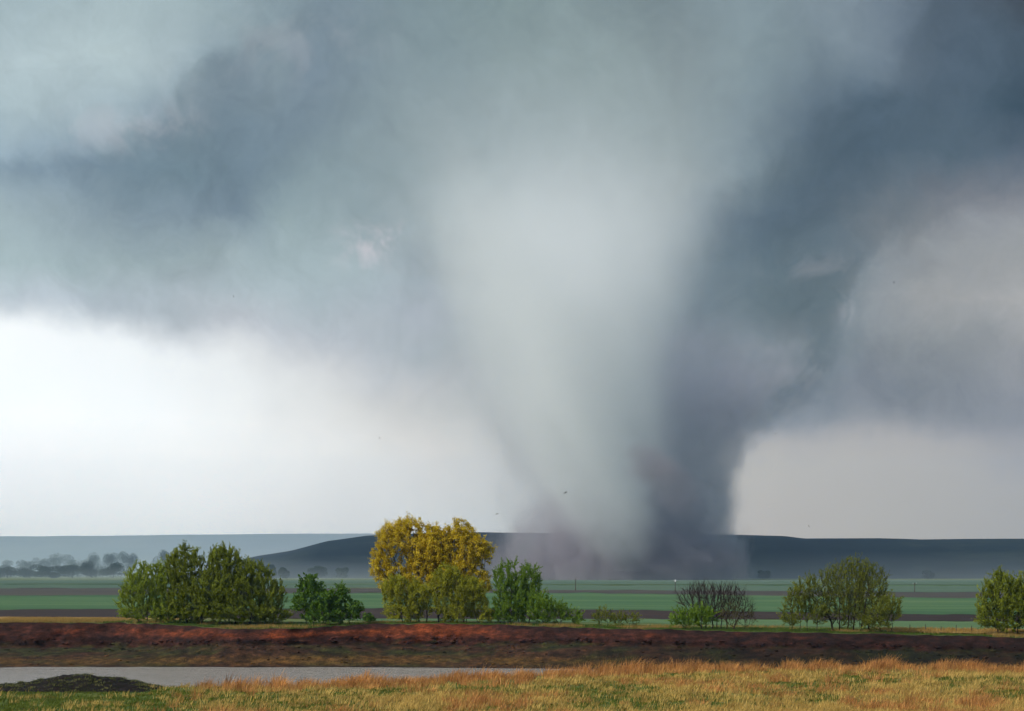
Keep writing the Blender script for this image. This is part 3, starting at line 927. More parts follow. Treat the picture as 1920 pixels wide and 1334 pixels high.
def plant(name, label, cat, species, lobes, bases, back, seed, n_att=420, group=None, thick=1.0, step=0.36, kill=0.62, leafmul=1.0, up=0.12, stub=True):
    """a real plant: lobes are crown ellipses seen in the photo (px, py, rx, ry), given depth; bases are stem feet"""
    rng = np.random.default_rng(seed)
    sp = SPECIES[species]
    bx0 = (bases[0] - 960) * 195 / FOC
    y0 = float(interp(bx0, LIP_Y)) + back
    # foot of the plant on the land
    fx = np.array([(b - 960) * y0 / FOC for b in bases])
    fz = land_z(fx, np.full_like(fx, y0))
    root = link(name, None, None, (float(fx.mean()), y0, float(fz.mean())))
    tag(root, label, cat, group)
    O = np.array([fx.mean(), y0, fz.mean()])
    mpp = y0 / FOC
    att = []
    tot = sum(l[2] * l[3] for l in lobes)
    for (cx, cy, rx, ry) in lobes:
        n = max(30, int(n_att * 3.2 * rx * ry / tot))
        v = rng.normal(0, 1, (n, 3))
        v /= np.linalg.norm(v, axis=1)[:, None]
        v *= (rng.random(n) ** 0.42)[:, None]
        c = np.array(at(cx, cy, y0)) - O
        a = c + v * np.array([rx * mpp, rx * mpp * 0.85, ry * mpp])
        att.append(a)
    att = np.concatenate(att)
    att = att[att[:, 2] > 0.25]
    roots = [np.array([x - O[0], rng.normal(0, 0.35), z - O[2] - 0.15]) for x, z in zip(fx, fz)]
    P, par = grow_skeleton(att, roots, step, rng, kill=kill, up=up)
    nP = len(P)
    # pipe model radii
    load = np.zeros(nP)
    kids = np.zeros(nP, int)
    for i in range(nP - 1, -1, -1):
        if kids[i] == 0:
            load[i] = 1.0
        if par[i] >= 0:
            load[par[i]] += load[i]
            kids[par[i]] += 1
    rad = 0.0125 * thick * load ** 0.47
    i = np.where(par >= 0)[0]
    A, B = P[par[i]], P[i]
    nr = len(roots)
    mr = P[:nr].mean(0) - np.array([0, 0, 0.12])
    A = np.concatenate([A, P[:nr]])
    B = np.concatenate([B, np.repeat(mr[None], nr, 0) + rng.normal(0, 0.01, (nr, 3))])
    V1, F1 = tubes(A, B, np.concatenate([np.minimum(rad[par[i]], rad[i] * 1.6), rad[:nr]]), np.concatenate([rad[i], rad[:nr]]), 5)
    # twigs at the thin ends
    thin = np.where((load <= 3) & (par >= 0))[0]
    dirs = P[thin] - P[par[thin]]
    dirs /= np.linalg.norm(dirs, axis=1)[:, None] + 1e-9
    kt = 2 if sp['leaves'] else 3
    Ct, Dt = np.repeat(P[thin], kt, 0), np.repeat(dirs, kt, 0)
    fan = sp['lift'] >= 0.5
    Dt = Dt + rng.normal(0, 0.38 if fan else 0.55, Dt.shape) + np.array([0, 0, sp['lift'] * (0.8 if fan else 0.6)])
    Dt /= np.linalg.norm(Dt, axis=1)[:, None]
    Lt = (rng.uniform(0.45, 1.45, len(Ct)) if fan else rng.uniform(0.35, 0.95, len(Ct))) * (1.0 if sp['leaves'] else 1.15)
    V2, F2 = tubes(Ct, Ct + Dt * Lt[:, None], np.full(len(Ct), 0.013 * thick), np.full(len(Ct), 0.005), 3)
    V = np.concatenate([V1, V2])
    trunk = link('trunk', mesh_np('trunk', V, [F1, F2 + len(V1)], sp['bark'], smooth=True), root)
    nl = int(sp['leaves'] * leafmul)
    if nl:
        k = max(1, nl // kt)
        C = np.repeat(Ct, k, 0)
        D = np.repeat(Dt, k, 0)
        L = np.repeat(Lt, k)
        s = rng.random(len(C)) * 1.05
        pos = C + D * (L * s)[:, None] + rng.normal(0, sp['spread'] * (0.17 if fan else 0.28), C.shape)
        ori = D + rng.normal(0, 0.40 if fan else 0.55, D.shape) + np.array([0, 0, sp['lift'] * 0.5])
        keep = (pos[:, 2] > 0.05) & (rng.random(len(pos)) < 0.95)
        pos, ori = pos[keep], ori[keep]
        LV, LF = leaf_quads(pos, ori, sp['ll'] * rng.uniform(0.6, 1.25, len(pos)), sp['lw'] * rng.uniform(0.7, 1.3, len(pos)), rng)
        # leaf tone: by sprig and by leaf
        tw = np.repeat(rng.random(len(Ct)), k)[keep]
        f = np.clip(0.55 * tw + 0.45 * rng.random(len(pos)), 0, 1)[:, None]
        c = np.array(sp['c0']) * (1 - f) + np.array(sp['c1']) * f
        link('crown', mesh_np('crown', LV, LF, M_LEAF, np.repeat(c, 4, 0)), root)
    return root


G1 = 'trees along the far river bank'
plant('willow_shrub', 'bright green willow shrub standing in front of the dark tree, leftmost on the bank', 'shrub', 'willow',
      [(268, 1108, 42, 48), (302, 1092, 34, 36), (243, 1132, 24, 34), (312, 1132, 40, 38), (265, 1150, 44, 20), (320, 1155, 36, 16)], [262, 278, 292, 310], 4, 11, 480, G1)
plant('willow_tree', 'large dark green spreading tree between the bright willow shrub and the leafy sapling', 'tree', 'dark',
      [(345, 1066, 38, 42), (418, 1064, 40, 38), (470, 1095, 46, 42), (420, 1115, 75, 48), (350, 1125, 40, 45), (505, 1125, 34, 38), (440, 1148, 90, 24), (350, 1150, 50, 22), (395, 1125, 50, 45), (500, 1155, 42, 16)], [350, 380, 410, 440, 470, 505], 7, 12, 1250, G1, leafmul=1.15)
plant('leafy_sapling', 'small leafy dark green tree with two rounded heads left of the golden tree', 'tree', 'leafy',
      [(581, 1099, 22, 22), (638, 1112, 20, 18), (565, 1128, 20, 22), (612, 1135, 40, 28), (660, 1145, 24, 20), (610, 1155, 48, 14)], [575, 588, 610, 622, 640, 655], 6, 13, 430, G1)
plant('low_shrub', 'knee-high dark green shrub at the foot of the leafy sapling', 'shrub', 'leafy',
      [(692, 1161, 14, 9)], [692], 5, 14, 50, None)
plant('golden_tree', 'tall golden yellow tree with several dark trunks, highest on the bank', 'tree', 'gold',
      [(745, 1010, 38, 36), (765, 985, 26, 14), (722, 1055, 28, 38), (862, 1002, 30, 26), (888, 1032, 34, 34), (805, 1035, 50, 45), (840, 1075, 55, 42), (912, 1035, 16, 22), (745, 1085, 38, 32), (885, 1090, 36, 40), (812, 1010, 34, 28), (800, 1080, 45, 40), (815, 1045, 40, 45)],
      [765, 785, 800, 822, 848, 868], 9, 15, 1500, G1, thick=1.35, leafmul=1.0)
plant('lime_willow', 'yellow-green willow shrub under the left side of the golden tree', 'shrub', 'limeold',
      [(742, 1108, 30, 30), (778, 1120, 32, 34), (760, 1148, 40, 20)], [755, 770, 782], 4, 16, 300, G1)
plant('lime_willow', 'yellow-green willow shrub under the right side of the golden tree', 'shrub', 'limeold',
      [(838, 1084, 30, 26), (816, 1122, 26, 34), (872, 1115, 40, 34), (902, 1145, 24, 24), (850, 1150, 34, 18), (905, 1152, 26, 16)], [822, 845, 858, 876, 898], 4, 17, 480, G1)
plant('green_willow', 'fresh green upright willow right of the golden tree', 'tree', 'green',
      [(952, 1092, 30, 34), (990, 1096, 28, 36), (968, 1130, 44, 36), (955, 1152, 42, 18), (990, 1145, 30, 25)], [940, 955, 972, 990], 6, 18, 520, G1)
plant('low_willow', 'low green bush sloping down at the right of the upright green willow', 'shrub', 'green',
      [(1015, 1142, 28, 28), (1050, 1152, 26, 20), (1078, 1158, 16, 14)], [1020, 1050], 4, 19, 220, G1)
plant('low_bush', 'sparse low bush standing alone between green willow and bare shrub', 'shrub', 'sparse',
      [(1130, 1160, 20, 14), (1160, 1163, 18, 11), (1184, 1162, 14, 12)], [1125, 1140, 1160, 1180], 4, 20, 260, G1, leafmul=1.6)
plant('bare_shrub', 'leafless dark reddish shrub with twigs reaching up, behind a low green bush', 'shrub', 'bare',
      [(1318, 1116, 38, 22), (1365, 1124, 40, 26), (1292, 1128, 24, 24), (1400, 1148, 16, 20), (1335, 1145, 45, 25)], [1318, 1325, 1335, 1345, 1352, 1362, 1375], 6, 21, 1700, G1, thick=1.6)
plant('green_bush', 'bright green low bush in front of the leafless shrub', 'shrub', 'green',
      [(1282, 1162, 30, 15), (1312, 1158, 30, 18)], [1285, 1312], 3, 22, 170, G1)
plant('bramble', 'brown twiggy low bush at the right foot of the leafless shrub', 'shrub', 'bramble',
      [(1375, 1155, 26, 24), (1400, 1162, 18, 18)], [1378, 1396], 4, 23, 200, G1)
plant('twiggy_tree', 'broad twiggy olive tree with dark forked stems showing through thin leaves', 'tree', 'sparse',
      [(1602, 1082, 48, 34), (1560, 1095, 30, 32), (1640, 1098, 28, 34), (1605, 1115, 60, 42), (1540, 1130, 30, 34), (1600, 1150, 64, 28)], [1560, 1575, 1588, 1600, 1612, 1630], 6, 24, 1150, G1, thick=1.6, leafmul=0.9)
plant('olive_bush', 'olive bush leaning on the left side of the twiggy tree', 'shrub', 'sparse',
      [(1498, 1130, 26, 36), (1520, 1105, 16, 24), (1485, 1158, 24, 20), (1530, 1155, 26, 20)], [1485, 1500, 1515, 1530], 4, 25, 380, G1, leafmul=2.0)
plant('green_bush', 'low green bush at the right foot of the twiggy tree', 'shrub', 'sparse',
      [(1660, 1148, 26, 30), (1680, 1140, 12, 24), (1640, 1168, 28, 14)], [1655, 1670], 3, 26, 240, G1, leafmul=2.2)
plant('willow_tree', 'dark green tree cut by the photo edge, rightmost on the bank', 'tree', 'dark',
      [(1875, 1102, 30, 28), (1930, 1110, 36, 32), (1858, 1140, 26, 36), (1905, 1140, 46, 42), (1965, 1135, 30, 40), (1875, 1165, 44, 22)], [1870, 1890, 1905, 1935], 5, 27, 760, G1)

# far hazy trees -----------------------------------------------------------------------------------
M_FAR = leaf_mat('far_foliage', 0.2)
M_FARB = M_BARK


def far_tree(label, px, base_py, h_px, w_px, y, seed, group):
    rng = np.random.default_rng(seed)
    mpp = y / FOC
    x = (px - 960) * mpp
    z = float(plane_z(np.array([x]), np.array([float(y)]))[0])
    root = tag(link('far_tree', None, None, (x, y, z)), label, 'tree', group)
    h, w = h_px * mpp, w_px * mpp
    nl = 9
    C = []
    for k in range(nl):
        c = np.array([rng.uniform(-0.34, 0.34) * w, rng.uniform(-0.3, 0.3) * w, h * rng.uniform(0.22, 0.80)])
        n = 520
        v = rng.normal(0, 1, (n, 3))
        v /= np.linalg.norm(v, axis=1)[:, None]
        v *= (rng.random(n) ** 0.35)[:, None]
        C.append(c + v * np.array([w * 0.26, w * 0.26, h * 0.22]))
    low = rng.normal(0, 1, (600, 3)) * np.array([w * 0.24, w * 0.2, h * 0.12]) + np.array([0, 0, h * 0.25])
    C = np.concatenate(C + [low])
    C = C[C[:, 2] > 0.3]
    LV, LF = leaf_quads(C, rng.normal(0, 1, C.shape), np.full(len(C), min(1.1, h * 0.16)) * rng.uniform(0.6, 1.3, len(C)), np.full(len(C), min(0.8, h * 0.12)), rng)
    c = np.array([[0.030, 0.045, 0.020]]) * rng.uniform(0.7, 1.4, (len(C), 1))
    S = np.array([[0, 0, -0.3], [0, 0, h * 0.45], [0, 0, h * 0.3], [0, 0, h * 0.35]])
    T = np.array([[0, 0, h * 0.45], [w * 0.05, 0, h * 0.85], [w * 0.25, 0, h * 0.6], [-w * 0.25, 0.1, h * 0.65]])
    TV, TF = tubes(S, T, np.array([0.5, 0.3, 0.25, 0.25]) * min(1, h / 18), np.array([0.3, 0.1, 0.1, 0.1]) * min(1, h / 18), 6)
    link('trunk', mesh_np('trunk', TV, TF, M_FARB), root)
    link('crown', mesh_np('crown', LV, LF, M_FAR, np.repeat(c, 4, 0)), root)


ORD = ['leftmost', 'second from left', 'third from left', 'fourth from left', 'fifth from left', 'sixth from left', 'seventh from left', 'eighth from left', 'ninth from left']
back_row = [(8, 1050, 42, 2300), (46, 1048, 40, 2350), (78, 1042, 42, 2400), (112, 1033, 54, 2400), (146, 1040, 42, 2350), (178, 1036, 42, 2350), (208, 1034, 42, 2300), (238, 1030, 38, 2300)]
for i, (px, top, w, y) in enumerate(back_row):
    b = HY + (CAMZ - 1.2) * FOC / y
    far_tree('pale blue hazy tree, %s in the taller back row of the left valley' % ORD[i], px, b, b - top, w, y, 100 + i, 'hazy trees in the left valley')
far_tree('single pale hazy tree showing above the left edge of the dark green tree', 303, 1083, 57, 32, 2300, 120, 'hazy trees in the left valley')
for i, (px, top, w, y) in enumerate([(14, 1062, 48, 1850), (56, 1058, 52, 1850), (98, 1060, 48, 1800), (136, 1056, 48, 1850), (172, 1050, 48, 1850), (212, 1053, 50, 1800)]):
    b = HY + (CAMZ - 1.2) * FOC / y
    far_tree('darker hazy tree, %s in the lower front row of the left valley' % ORD[i], px, b, b - top, w, y, 125 + i, 'hazy trees in the left valley')
for i, (px, top, w, y, lab) in enumerate([(508, 1058, 22, 1700, 'dim hazy tree just right of the large dark green tree top'), (532, 1063, 20, 1650, 'dim hazy tree between the dark green tree and the leafy sapling'),
                                          (596, 1060, 34, 1720, 'broad dim tree at the hill foot above the leafy sapling'), (640, 1064, 26, 1720, 'dim tree at the hill foot just left of the golden tree'),
                                          (1432, 1068, 22, 1600, 'dim tree at the foot of the dark hill left of the twiggy tree'), (1740, 1070, 20, 1600, 'dim tree at the foot of the dark hill right of the twiggy tree')]):
    b = HY + (CAMZ - 1.2) * FOC / y
    far_tree(lab, px, b, b - top, w, y, 140 + i, 'dim trees at the foot of the hill')


# ------------------------------------------------------------------ grass
def blades(name, base, height, width, lean, cols, mat, kind='stuff', rng=None, wind=(0.30, 0.0)):
    """curved two-segment blades: base (N,3), per-blade height, width, lean vector (N,2), colour (N,3)"""
    n = len(base)
    ang = rng.uniform(0, math.pi, n)
    side = np.stack([np.cos(ang), np.sin(ang) * 0.6, np.zeros(n)], 1) * (width * 0.5)[:, None]
    up = np.array([0, 0, 1.0])
    l = np.concatenate([lean + np.array(wind), np.zeros((n, 1))], 1) * height[:, None]
    mid = base + up * (height * 0.58)[:, None] + l * 0.30
    tip = base + up * (height * 0.97)[:, None] + l * 0.85
    V = np.stack([base - side, base + side, mid + side * 0.75, mid - side * 0.75, tip], 1).reshape(-1, 3)
    o = (np.arange(n) * 5)[:, None]
    Q = o + np.array([[0, 1, 2, 3]])
    T = o + np.array([[3, 2, 4]])
    c5 = np.repeat(cols, 5, 0)
    return mesh_np(name, V, [Q, T], mat, c5)


M_GRASS = leaf_mat('grass_blades', 0.4, 0.7)
g_rng = np.random.default_rng(77)


def meadow():
    rng = g_rng
    # tuft centres over the visible meadow
    n = 38000
    y = rng.uniform(84, 136, n)
    x = rng.uniform(-0.50, 0.50, n) * y
    cr = interp(x, CREST_Y) + 1.2 * (fbm(x * 0.15, x * 0 + 4, 3) - 0.5) * 2
    ok = y < cr + 1.2
    x, y, cr = x[ok], y[ok], cr[ok]
    px = 960 + x * FOC / y
    z = np.where(y <= cr, near_z(x, y), near_z(x, cr) - 0.25 * (y - cr))
    py = HY + (CAMZ - z) * FOC / y
    # where it is dry: fringe along the river crest and the right-hand meadow, green swards between
    fringe = np.clip(1 - (cr - y) / (5.5 + 3.0 * fbm(x * 0.12, x * 0 + 1, 3)), 0, 1) * np.clip((px - 330) / 240, 0, 1)
    patch = fbm(x * 0.13 + 5, y * 0.11 + 3, 4)
    dry = np.clip((px - 620) / 900, 0, 0.55) * np.clip((py - 1268) / 45, 0.35, 1) + (patch - 0.46) * 2.6
    dry = dry + np.clip((px - 250) / 150, 0, 1) * np.clip((1000 - px) / 300, 0, 1) * 0.16
    sward = np.exp(-((px - 1130) / 130) ** 2 - ((py - 1292) / 16) ** 2) * 0.5 + np.exp(-((px - 560) / 170) ** 2 - ((py - 1322) / 16) ** 2) * 0.45
    dry = dry - sward - np.clip((300 - px) / 60, 0, 1) * 0.9 * (py > 1275)
    dry = np.clip(dry + 0.00, np.clip((px - 230) / 200, 0, 1) * 0.14 + 0.02, 0.95)
    kind = np.zeros(len(x), int)                      # 0 green turf, 1 straw, 2 orange bluestem
    u = rng.random(len(x))
    kind[u < dry] = 1
    red = fbm(x * 0.30 + 50, y * 0.30 + 1, 3)
    kind[(fringe > 0.12) & (rng.random(len(x)) < 0.15 + fringe * 0.9)] = 2
    kind[(kind == 1) & (red > 0.57) & (rng.random(len(x)) < 0.65)] = 2
    kind[(px < 420) & (kind == 0) & (fbm(x * 0.35 + 2, y * 0.5, 3) > 0.55) & (rng.random(len(x)) < 0.12)] = 1
    # the bare left corner
    left = (px < 300)
    kind[left & (kind == 2)] = 0
    spec = {0: ('green_grass', 14, (0.10, 0.26), 0.045, (0.050, 0.082, 0.009), (0.175, 0.205, 0.026), 0.26),
            1: ('straw_grass', 14, (0.26, 0.62), 0.038, (0.340, 0.200, 0.040), (0.860, 0.590, 0.190), 0.22),
            2: ('orange_prairie_grass', 18, (0.40, 1.05), 0.036, (0.290, 0.100, 0.026), (0.840, 0.440, 0.150), 0.20)}
    for k, (nm, nb, hh, w, c0, c1, rad) in spec.items():
        sel = np.where(kind == k)[0]
        if k == 2:
            # thinned into tussocks
            tn = fbm(x[sel] * 0.8, y[sel] * 0.6, 2)
            sel = sel[tn > 0.40]
        reps = nb
        i = np.repeat(sel, reps)
        off = rng.normal(0, rad, (len(i), 2))
        bx_, by_ = x[i] + off[:, 0], y[i] + off[:, 1]
        bz = z[i] - 0.05
        tuft_h = rng.uniform(hh[0], hh[1], len(x))
        h = tuft_h[i] * rng.uniform(0.55, 1.1, len(i))
        if k == 2:
            h = h * (0.75 + 0.35 * np.clip(fringe[i] * 2, 0, 1)) * np.clip(0.25 + 1.55 * fbm(x[i] * 0.42 + 7, y[i] * 0.3, 3), 0.4, 1.5)
        lean = off * (0.55 / max(rad, 0.05)) * 0.5 + rng.normal(0, 0.16, off.shape)
        tone = rng.random(len(x))[i] * 0.55 + rng.random(len(i)) * 0.45
        c = np.array(c0) * (1 - tone[:, None]) + np.array(c1) * tone[:, None]
        c = c * (0.55 + 0.75 * rng.random(len(x)))[i][:, None]
        me = blades(nm, np.stack([bx_, by_, bz], 1), h, np.full(len(i), w) * rng.uniform(0.7, 1.4, len(i)), lean, c, M_GRASS, rng=rng)
        lab = {0: 'short green turf on the near meadow', 1: 'pale straw-coloured grass on the near meadow', 2: 'tall orange prairie grass along the near river edge'}[k]
        tag(link(nm, me), lab, None, None, 'stuff')


meadow()


def bank_grass():
    rng = np.random.default_rng(31)
    # turf and tufts along the lip of the far bank and under the trees
    n = 9000
    px = rng.uniform(-60, 1990, n)
    s = rng.random(n) ** 1.5 * 16
    y = interp((px - 960) * 195 / FOC, LIP_Y)
    x = (px - 960) * y / FOC
    y = interp(x, LIP_Y) + 0.35 + s
    z = land_z(x, y)
    drym = np.clip((fbm(x * 0.11, y * 0.15 + 7, 3) - 0.58) * 4, 0, 0.5)
    drym = np.maximum(drym, np.clip((210 - px) / 40, 0, 1) * 0.9)
    drym = np.maximum(drym, np.clip((px - 1690) / 20, 0, 1) * np.clip((s - 3) / 3, 0, 1))
    isdry = rng.random(n) < drym
    for nm, m_, hh, c0, c1, lab in (('bank_turf', ~isdry, (0.10, 0.30), (0.045, 0.085, 0.012), (0.11, 0.165, 0.025), 'green turf on top of the far river bank'),
                                    ('bank_dry_grass', isdry, (0.25, 0.6), (0.24, 0.15, 0.04), (0.46, 0.31, 0.10), 'dry yellow grass on top of the far river bank')):
        i = np.repeat(np.where(m_)[0], 12)
        off = rng.normal(0, 0.3, (len(i), 2))
        bx_, by_ = x[i] + off[:, 0], y[i] + np.abs(off[:, 1])
        bz = land_z(bx_, by_) - 0.05
        h = rng.uniform(hh[0], hh[1], len(i))
        tone = rng.random(len(i))[:, None]
        c = np.array(c0) * (1 - tone) + np.array(c1) * tone
        tag(link(nm, blades(nm, np.stack([bx_, by_, bz], 1), h, np.full(len(i), 0.05), rng.normal(0, 0.2, off.shape), c, M_GRASS, rng=rng)), lab, None, None, 'stuff')
    # thin weeds down the earth slope
    sl = np.where((SV >= 0.1) & (SV <= 1.05) & (np.abs(PV[:, 0]) < 90))[0]
    w = fbm(PV[sl, 0] * 0.18 + 9, PV[sl, 1] * 0.5, 4)
    sl = sl[rng.random(len(sl)) < np.clip((w - 0.42) * 5, 0.04, 1) * 0.75]
    i = np.repeat(sl, 7)
    off = rng.normal(0, 0.35, (len(i), 2))
    base = PV[i] + np.concatenate([off * np.array([1, 0.25]), np.zeros((len(i), 1))], 1) - np.array([0, 0, 0.06])
    tone = (rng.random(len(PV))[i] * 0.6 + rng.random(len(i)) * 0.4)[:, None]
    dry = (np.abs(SV[i] - 0.33) < 0.2) & (rng.random(len(i)) < 0.8)
    c = np.where(dry[:, None], np.array([0.10, 0.060, 0.018]) * (1 - tone) + np.array([0.21, 0.13, 0.035]) * tone,
                 np.array([0.028, 0.032, 0.011]) * (1 - tone) + np.array([0.075, 0.085, 0.026]) * tone)
    h = rng.uniform(0.08, 0.26, len(i))
    tag(link('bank_weeds', blades('bank_weeds', base, h, np.full(len(i), 0.05), rng.normal(0, 0.4, off.shape), c, M_GRASS, rng=rng)), 'thin weeds on the earth slope of the far bank', None, None, 'stuff')


bank_grass()


def bank_clods():
    """fallen lumps of clay and stones on the slope below the cut bank"""
    rng = np.random.default_rng(12)
    ico = bmesh.new()
    bmesh.ops.create_icosphere(ico, subdivisions=1, radius=1.0)
    base = np.array([v.co[:] for v in ico.verts])
    tri = np.array([[v.index for v in f.verts] for f in ico.faces])
    ico.free()
    pick = np.where((SV >= 0.2) & (SV <= 1.3) & (np.abs(PV[:, 0]) < 88))[0]
    w = 0.25 + np.clip((SV[pick] - 0.6) * 1.4, 0, 0.8)
    pick = pick[rng.random(len(pick)) < w * 0.7]
    n = len(pick)
    size = 0.06 + 0.28 * rng.random(n) ** 3.6
    jit = rng.uniform(0.65, 1.3, (n, len(base), 1))
    sc = np.stack([size * rng.uniform(0.9, 1.9, n), size, size * rng.uniform(0.5, 0.9, n)], 1)[:, None, :]
    V_ = (base[None] * jit * sc + (PV[pick] + rng.normal(0, 0.2, (n, 3)) * np.array([1, 0.3, 0]))[:, None, :]).reshape(-1, 3)
    F_ = (tri[None] + (np.arange(n) * len(base))[:, None, None]).reshape(-1, 3)
    c = col[pick] * rng.uniform(0.5, 1.9, (n, 1))
    tag(link('bank_rubble', mesh_np('bank_rubble', V_, F_, m_bank, np.repeat(c, len(base), 0))), 'fallen clods of earth on the far bank slope', None, None, 'stuff')


bank_clods()


# ------------------------------------------------------------------ dark earth mound by the water
def mound():
    rng = np.random.default_rng(8)
    nx, ny = 150, 46
    px = np.linspace(-220, 318, nx)
    y0 = 109.5
    u = np.linspace(0, 1, ny)
    top = interp(px, [(-220, 1290), (0, 1285), (60, 1280), (105, 1270), (135, 1264.5), (165, 1266), (215, 1271), (265, 1281), (300, 1288), (318, 1296)])
    rows = []
    for v in u:
        y = y0 - 3.6 + 6.4 * v
        x = (px - 960) * y0 / FOC
        zt = CAMZ + (HY - top) * y0 / FOC
        zb = near_z(x, np.full_like(x, min(y, 110.0))) - 0.12
        prof_ = math.sin(math.pi * min(max(v, 0), 1)) ** 0.75
        end = np.clip((318 - px) / 50, 0, 1)
        z = zb + (zt - zb) * prof_ * end ** 0.6 + 0.55 * (fbm(x * 1.7, np.full_like(x, y * 1.7), 5, 0.6) - 0.5) * prof_
        rows.append(np.stack([x, np.full_like(x, y), z], 1))
    V_ = np.concatenate(rows)
    m = soil_mat('wet_earth', 1.4, (0.004, 0.003, 0.003), (0.009, 0.0065, 0.006), (0.022, 0.014, 0.011), 0.8, 7.0)
    o = link('earth_mound', mesh_np('earth_mound', V_, grid_faces(ny, nx), m, smooth=True))
    tag(o, 'low heap of dark wet earth with weeds at the near edge of the water', 'mound')
    # sparse weeds on it
    i = rng.integers(0, len(V_), 3200)
    w = fbm(V_[i, 0] * 0.7, V_[i, 1] * 0.8, 3)
    i = i[w > 0.47]
    i = np.repeat(i, 9)
    off = rng.normal(0, 0.14, (len(i), 2))
    base = V_[i] + np.concatenate([off, np.zeros((len(i), 1))], 1) - np.array([0, 0, 0.04])
    tone = (rng.random(len(V_))[i] ** 2)[:, None]
    c = np.array([0.020, 0.032, 0.009]) * (1 - tone) + np.array([0.30, 0.29, 0.10]) * tone
    tag(link('mound_weeds', blades('mound_weeds', base, rng.uniform(0.06, 0.18, len(i)), np.full(len(i), 0.035), rng.normal(0, 0.5, off.shape), c, M_GRASS, rng=rng)), 'sprouting weeds on the dark earth mound', None, None, 'stuff')


mound()

# ------------------------------------------------------------------ poles, posts, flying debris
m_wood, t, out = new_mat('weathered_wood')
b = principled(t, out, 0.85)
n_ = noise(t, None, 9.0, 4, 0.6)
t.links.new(n_.ramp(0.3, 0.7, [(0.35, (0.045, 0.035, 0.028)), (0.65, (0.10, 0.082, 0.066))]).s, b.inputs['Base Color'])
m_white, t, out = new_mat('white_porcelain')
b = principled(t, out, 0.35, 0.5)
n_ = noise(t, None, 20.0, 3, 0.5)
t.links.new(n_.ramp(0.3, 0.7, [(0.35, (0.7, 0.7, 0.7)), (0.65, (0.82, 0.82, 0.82))]).s, b.inputs['Base Color'])


def utility_pole(px, base_py, top_py, y, label, cap):
    x = (px - 960) * y / FOC
    z = float(plane_z(np.array([x]), np.array([float(y)]))[0])
    h = (base_py - top_py) * y / FOC
    root = tag(link('utility_pole', None, None, (x, y, z)), label, 'pole', 'poles across the far fields')
    V_, F_ = tubes(np.array([[0, 0, -0.5]]), np.array([[0, 0, h]]), np.array([0.17]), np.array([0.11]), 10)
    link('post', mesh_np('post', V_, [F_, np.array([list(range(10, 20))])], m_wood), root)
    V_, F_ = tubes(np.array([[-0.7, 0, h - 0.5]]), np.array([[0.7, 0, h - 0.5]]), np.array([0.07]), np.array([0.07]), 6)
    link('crossarm', mesh_np('crossarm', V_, F_, m_wood), root)
    for sx in (-0.6, 0.6):
        V_, F_ = tubes(np.array([[sx, 0, h - 0.45]]), np.array([[sx, 0, h - 0.22]]), np.array([0.07]), np.array([0.05]), 6)
        link('insulator', mesh_np('insulator', V_, F_, m_white), root)
    if cap:
        V_, F_ = tubes(np.array([[0.05, -0.3, h - 0.75], [0.05, -0.3, h + 0.0]]), np.array([[0.05, -0.3, h + 0.0], [0.05, -0.3, h + 0.12]]), np.array([0.26, 0.26]), np.array([0.26, 0.05]), 10)
        link('transformer', mesh_np('transformer', V_, F_, m_white), root)


utility_pole(1079, 1107, 1084, 590, 'thin wooden pole in the far green field right of the green willow', False)
utility_pole(1266, 1111, 1087, 540, 'wooden pole with white canister on top near the leafless shrub', True)
utility_pole(1715, 1112, 1094, 560, 'thin wooden pole in the far field right of the twiggy tree', False)

for k, px in enumerate([1706, 1735, 1764, 1793, 1822]):
    x0 = (px - 960) * 190 / FOC
    y = float(interp(x0, LIP_Y)) + 9
    x = (px - 960) * y / FOC
    z = float(land_z(np.array([x]), np.array([y]))[0])
    hgt = 0.95 + 0.12 * math.sin(k * 2.3)
    V_, F_ = tubes(np.array([[0, 0, -0.3]]), np.array([[0.04 * math.sin(k), 0, hgt]]), np.array([0.055]), np.array([0.045]), 7)
    o = link('fence_post', mesh_np('fence_post', V_, [F_, np.array([list(range(7, 14))])], m_wood), None, (x, y, z))
    tag(o, '%s of five short fence posts in the dry grass by the rightmost tree' % ['first from left', 'second from left', 'middle one', 'fourth from left', 'rightmost'][k], 'post', 'fence posts in the dry grass')

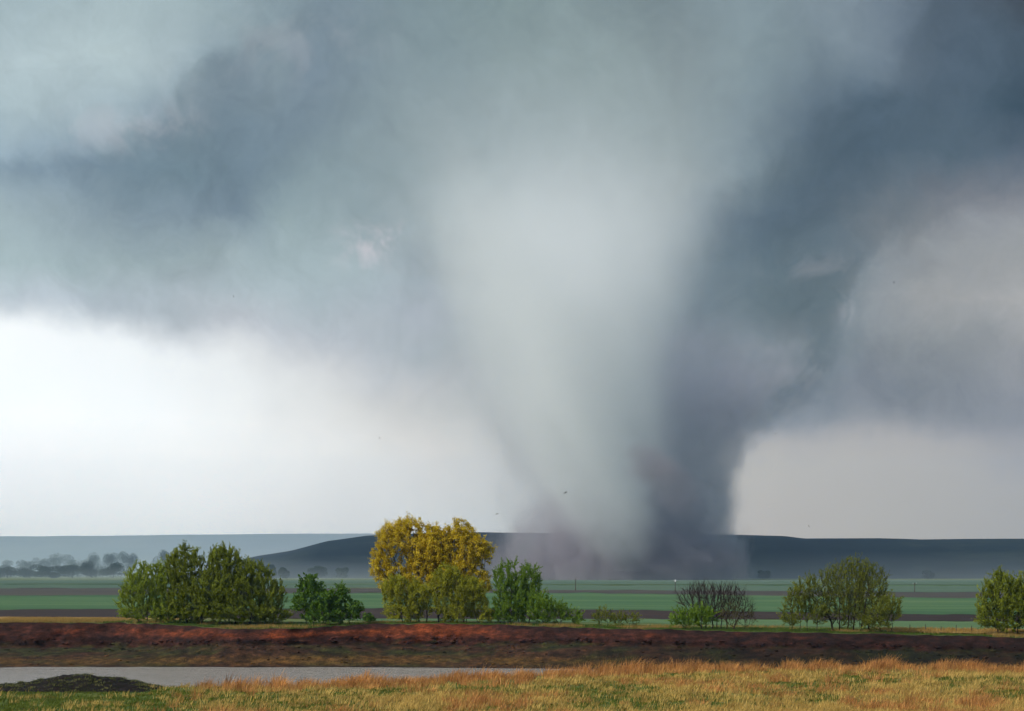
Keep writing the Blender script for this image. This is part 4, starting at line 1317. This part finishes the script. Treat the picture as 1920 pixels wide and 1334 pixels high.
m_deb, t, out = new_mat('torn_sheet')
b = principled(t, out, 0.8)
n_ = noise(t, None, 3.0, 4, 0.6)
t.links.new(n_.ramp(0.3, 0.7, [(0.35, (0.02, 0.018, 0.018)), (0.65, (0.06, 0.05, 0.05))]).s, b.inputs['Base Color'])
drg = np.random.default_rng(4)
WHERE = {(1060, 924): 'dark scrap of debris flying in front of the lower funnel', (1170, 1024): 'upright scrap of debris flying just above the funnel base',
         (1340, 915): 'tiny dark scrap before the dusty right flank of the tornado', (932, 964): 'flat scrap of debris in the air above the golden tree',
         (670, 997): 'tiny dark speck in the air left of the golden tree top', (1455, 813): 'dark speck in the pale sky right of the tornado flank',
         (1505, 790): 'small dark speck high right of the tornado flank', (1517, 987): 'small dark speck above the ridge right of the tornado',
         (1676, 530): 'lone dark speck in the grey sky at upper right', (438, 556): 'lone dark speck below the cloud at upper left',
         (712, 822): 'tiny speck in the bright sky above the leafy sapling', (18, 388): 'dark speck in the cloud at the far left edge'}
for (px, py), lab in WHERE.items():
    y = 950.0
    w = {(1060, 924): 2.4, (1170, 1024): 1.9, (932, 964): 2.0}.get((px, py), 1.35)
    # a bent, ragged sheet with thickness
    pts = []
    nseg = 6
    for sgn in (-1, 1):
        for i in range(nseg + 1):
            a = i / nseg - 0.5
            pts.append((a * w, 0.35 * w * (0.5 + 0.5 * math.cos(a * 3)) * 0.5 * sgn + drg.normal(0, 0.05) * w, 0.25 * w * math.sin(a * 4) * 0.6))
    top = np.array(pts)
    bot = top + np.array([0, 0, -0.06])
    V_ = np.concatenate([top, bot])
    n1 = nseg + 1
    F_ = []
    for i in range(nseg):
        F_.append((i, i + 1, n1 + i + 1, n1 + i))
        q = 2 * n1
        F_.append((q + n1 + i, q + n1 + i + 1, q + i + 1, q + i))
        F_.append((i, q + i, q + i + 1, i + 1))
        F_.append((n1 + i, n1 + i + 1, q + n1 + i + 1, q + n1 + i))
    F_.append((0, n1, 2 * n1 + n1, 2 * n1))
    F_.append((nseg, 2 * n1 + nseg, 3 * n1 + nseg, n1 + nseg))
    o = link('flying_debris', mesh_np('flying_debris', V_, np.array(F_), m_deb), None, at(px, py, y))
    rz = {(1170, 1024): (0.4, 1.5, 0.2), (1060, 924): (0.9, -0.25, 0.1), (932, 964): (0.7, 0.1, 0.2)}.get((px, py), tuple(drg.uniform(-1.5, 1.5, 3)))
    o.rotation_euler = rz
    tag(o, lab, 'debris', 'debris flung out by the tornado')
